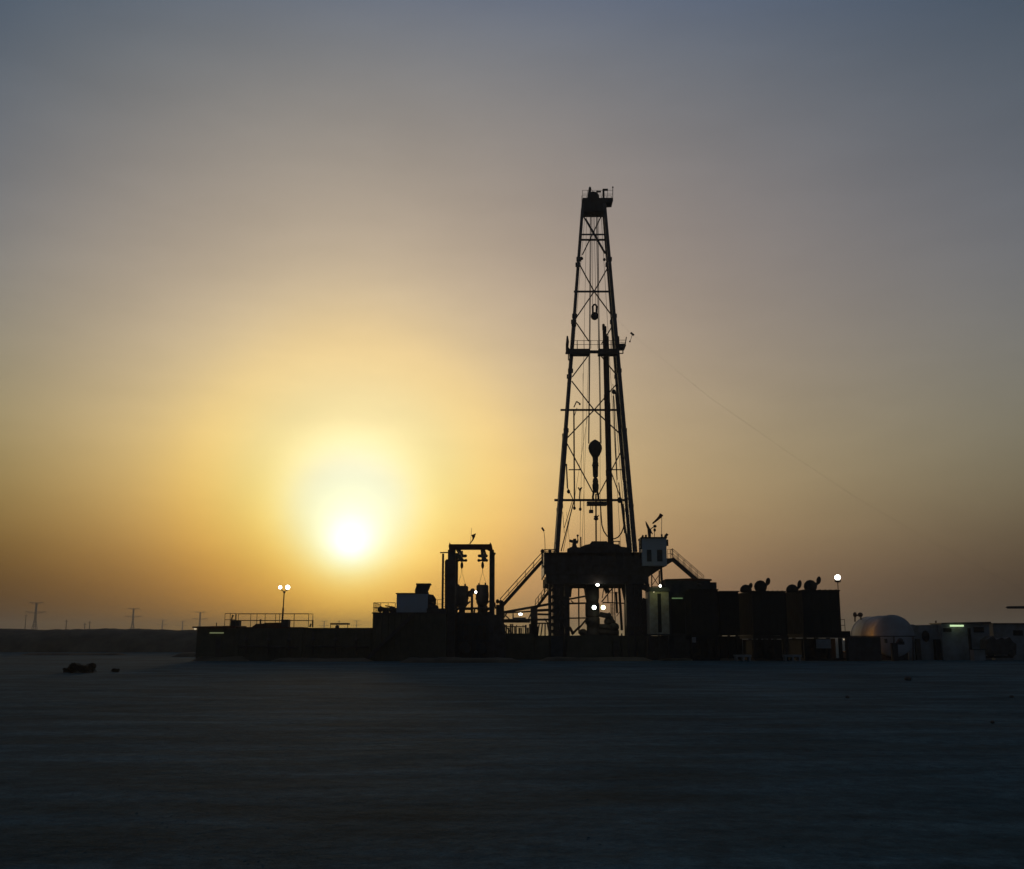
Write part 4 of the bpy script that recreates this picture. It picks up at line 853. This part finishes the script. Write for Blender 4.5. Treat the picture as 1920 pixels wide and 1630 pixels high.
t = thing('crew_trailer', 'dark greyish trailer cut by the right edge of the view', 'trailer', (GX(1900, 117), 117, 0))
MB().pbox(1864, 1170.5, 1985, None, 117, 120).build('trailer_wall', 'dim', t)
MB().pbox(1862, 1168.5, 1987, 1170.3, 116.7, 120.2).build('roof', 'steel', t)
MB().pbox(1900, 1182, 1918, 1192, 116.93, 117).build('window', 'black', t)
t = thing('jib_boom', 'thin dark boom reaching in level from the right edge above the trailers', 'boom', (GX(1990, 110), 110, 0))
MB().pprism([(1887, 1139), (1890, 1137), (1925, 1136.5), (2000, 1134), (2000, 1143), (1925, 1141.5), (1891, 1141.5)], 109.8, 110.05).build('boom', 'steel', t)
MB().box(GX(1992, 110), GX(2000, 110), 109.7, 110.15, 0, Z(1130, 110)).build('post', 'steel', t)

# ------------------------------------------------------------------ air
hz = bpy.data.materials.new('dusty_air'); hz.use_nodes = True
nn = hz.node_tree; nn.nodes.clear(); o_ = nn.nodes.new('ShaderNodeOutputMaterial'); pv = nn.nodes.new('ShaderNodeVolumePrincipled')
pv.inputs['Color'].default_value = (0.9, 0.86, 0.8, 1); pv.inputs['Density'].default_value = 0.00032; pv.inputs['Anisotropy'].default_value = 0.35
nn.links.new(pv.outputs['Volume'], o_.inputs['Volume'])
b = MB().box(-4050, 4050, -70, 4260, -1, 60); h_ = b.build('haze', hz); tag(h_, None, None, kind='stuff')

# ------------------------------------------------------------------ sun and sky
SUN = (P(655, 1020, 100) - Vector((0, 0, H))).normalized()
el = math.asin(SUN.z); az = math.atan2(SUN.x, SUN.y)
sl = bpy.data.lights.new('sun', 'SUN'); sl.energy = 0.2; sl.angle = R(4); sl.color = (1, 0.72, 0.4)
so = bpy.data.objects.new('sun', sl); COL.objects.link(so); so.rotation_euler = (-SUN).to_track_quat('-Z', 'Y').to_euler()
w = bpy.data.worlds.new('World'); scene.world = w; w.use_nodes = True
nt = w.node_tree; nt.nodes.clear(); N = nt.nodes.new; Lk = nt.links.new
out = N('ShaderNodeOutputWorld'); bg = N('ShaderNodeBackground'); Lk(bg.outputs[0], out.inputs[0])
tc = N('ShaderNodeTexCoord')
sky = N('ShaderNodeTexSky'); sky.sky_type = 'NISHITA'; sky.sun_disc = False; sky.sun_elevation = el; sky.sun_rotation = az
sky.dust_density = 6; sky.air_density = 1.5
sc0 = N('ShaderNodeVectorMath'); sc0.operation = 'SCALE'; sc0.inputs['Scale'].default_value = 0.004; Lk(sky.outputs[0], sc0.inputs[0])
add0 = N('ShaderNodeVectorMath'); add0.operation = 'ADD'; add0.inputs[1].default_value = (0.03, 0.042, 0.06); Lk(sc0.outputs[0], add0.inputs[0])
# brightness of the dusty air by direction: log radiance as smooth terms in elevation, azimuth and distance from the sun
#LOBES_BEGIN
LOBES = [(2.0759, 1.8698, -2.1760),
 (-2.8833, -3.0399, 0.9940),
 (1.0344, 1.0725, -0.4340),
 (-0.1599, -0.1475, 0.0575),
 (-0.1016, -0.1142, -0.1402),
 (-0.0938, -0.0375, 0.0468),
 (0.0622, 0.0583, 0.0660),
 (-0.0225, -0.0244, -0.0350),
 (0.0160, 0.0103, 0.0021),
 (1.3665, 2.0653, 0.9814),
 (-4.1243, -5.1085, -1.5255),
 (0.5219, 0.6641, 1.2024),
 (-0.2788, -0.3382, -0.4878),
 (-0.1059, 0.1389, 0.5870),
 (0.4544, 0.3558, -0.1308),
 (0.3318, 0.1043, -1.9112),
 (1.1843, 1.3074, 2.5816),
 (0.3928, 0.5007, 0.2693),
 (0.1813, 0.0354, -0.2334),
 (-0.6480, -0.4172, 0.2413),
 (-0.6603, -0.2997, 0.7023),
 (0.1926, 0.2541, 0.7174),
 (-0.1788, -0.1224, -0.0378)]
#LOBES_END
def mth(op, a, b_=None, c=None, clamp=False):
    m_ = N('ShaderNodeMath'); m_.operation = op; m_.use_clamp = clamp
    for i_, q in enumerate((a, b_, c)):
        if q is None: continue
        if isinstance(q, (int, float)): m_.inputs[i_].default_value = q
        else: Lk(q, m_.inputs[i_])
    return m_.outputs[0]
sx = N('ShaderNodeSeparateXYZ'); Lk(tc.outputs['Generated'], sx.inputs[0]); dx, dy, dz = sx.outputs
SD = (P(655, 1022, 100) - Vector((0, 0, H))).normalized(); sa_ = math.degrees(math.atan2(SD.x, SD.y)); se_ = math.degrees(math.asin(SD.z))
E_ = mth('MINIMUM', mth('MAXIMUM', mth('MULTIPLY', mth('ARCSINE', dz), 180 / math.pi), -1.0), 36.0)
A_ = mth('MINIMUM', mth('MAXIMUM', mth('MULTIPLY_ADD', mth('ARCTAN2', dx, dy), 180 / math.pi, -sa_), -24.0), 38.0)
def dot(v):
    d_ = N('ShaderNodeVectorMath'); d_.operation = 'DOT_PRODUCT'; d_.inputs[1].default_value = v; Lk(tc.outputs['Generated'], d_.inputs[0]); return d_.outputs['Value']
R_ = mth('MULTIPLY', mth('ARCCOSINE', mth('MINIMUM', dot(tuple(SD)), 0.9999999)), 180 / math.pi)
u = mth('MULTIPLY', E_, 0.1); v = mth('MULTIPLY', A_, 0.1); ml = lambda p_, q_: mth('MULTIPLY', p_, q_)
h1 = mth('EXPONENT', ml(E_, -1 / 1.6)); h2 = mth('EXPONENT', ml(E_, -0.2)); uu = ml(u, u); vv = ml(v, v)
R2 = mth('ADD', ml(A_, A_), mth('POWER', mth('ABSOLUTE', mth('ADD', E_, -se_ - 6)), 2.0)); RR = ml(R_, R_)
ga = lambda rr, s_: mth('EXPONENT', ml(rr, -1 / s_ ** 2))
def gq(de_, s_):
    q2 = mth('ADD', ml(A_, A_), mth('POWER', mth('ABSOLUTE', mth('ADD', E_, -se_ - de_)), 2.0)); return mth('EXPONENT', ml(ml(q2, q2), -1 / s_ ** 4))
FT = [None, u, uu, ml(uu, u), v, vv, ml(u, v), ml(u, vv), ml(vv, v), h1, h2, ml(v, h2), ml(vv, h2), ga(RR, 1.9), ga(RR, 3.6), ga(RR, 7.0), mth('EXPONENT', ml(R_, -1 / 6)), ga(R2, 12.0), ga(R2, 5.0), gq(1.4, 3.5), gq(2.5, 6.5), gq(2.0, 4.1), ga(RR, 1.1)]
acc = None
for ft, c_ in zip(FT, LOBES):
    if ft is None: acc = c_; continue
    m_ = N('ShaderNodeVectorMath'); m_.operation = 'MULTIPLY_ADD'; m_.inputs[1].default_value = c_; Lk(ft, m_.inputs[0])
    if isinstance(acc, tuple): m_.inputs[2].default_value = acc
    else: Lk(acc, m_.inputs[2])
    acc = m_.outputs[0]
s3 = N('ShaderNodeSeparateXYZ'); Lk(acc, s3.inputs[0]); c3_ = N('ShaderNodeCombineXYZ')
for i_ in range(3): Lk(mth('MINIMUM', mth('EXPONENT', mth('MINIMUM', s3.outputs[i_], 1.2)), 2.6), c3_.inputs[i_])
fw = N('ShaderNodeMapRange'); fw.interpolation_type = 'SMOOTHSTEP'; fw.inputs['From Min'].default_value = math.cos(R(62)); fw.inputs['From Max'].default_value = math.cos(R(38))
Lk(dot((math.sin(R(0)) * math.cos(R(13)), math.cos(R(13)), math.sin(R(13)))), fw.inputs['Value'])
mixs = N('ShaderNodeMix'); mixs.data_type = 'RGBA'; Lk(fw.outputs[0], mixs.inputs[0]); Lk(add0.outputs[0], mixs.inputs[6]); Lk(c3_.outputs[0], mixs.inputs[7])
mx = N('ShaderNodeVectorMath'); mx.operation = 'MAXIMUM'; mx.inputs[1].default_value = (0.004, 0.006, 0.009); Lk(mixs.outputs[2], mx.inputs[0])
# faint uneven dust in the sky
mp_ = N('ShaderNodeMapping'); mp_.inputs['Scale'].default_value = (1, 1, 3.5); Lk(tc.outputs['Generated'], mp_.inputs['Vector'])
sn = N('ShaderNodeTexNoise'); sn.inputs['Scale'].default_value = 7; sn.inputs['Detail'].default_value = 7; sn.inputs['Roughness'].default_value = 0.55; Lk(mp_.outputs[0], sn.inputs['Vector'])
mr = N('ShaderNodeMapRange'); mr.inputs['From Min'].default_value = 0.3; mr.inputs['From Max'].default_value = 0.7; mr.inputs['To Min'].default_value = 0.965; mr.inputs['To Max'].default_value = 1.035; Lk(sn.outputs['Fac'], mr.inputs['Value'])
fs = N('ShaderNodeVectorMath'); fs.operation = 'SCALE'; Lk(mx.outputs[0], fs.inputs[0]); Lk(mr.outputs[0], fs.inputs['Scale'])
Lk(fs.outputs[0], bg.inputs['Color']); bg.inputs['Strength'].default_value = 1.0
w.cycles.sampling_method = 'MANUAL'; w.cycles.sample_map_resolution = 512

scene.view_settings.view_transform = 'Standard'; scene.view_settings.look = 'None'
scene.view_settings.exposure = 0; scene.view_settings.gamma = 1
scene.render.engine = 'CYCLES'
scene.cycles.use_denoising = True; scene.cycles.volume_bounces = 1; scene.cycles.max_bounces = 6
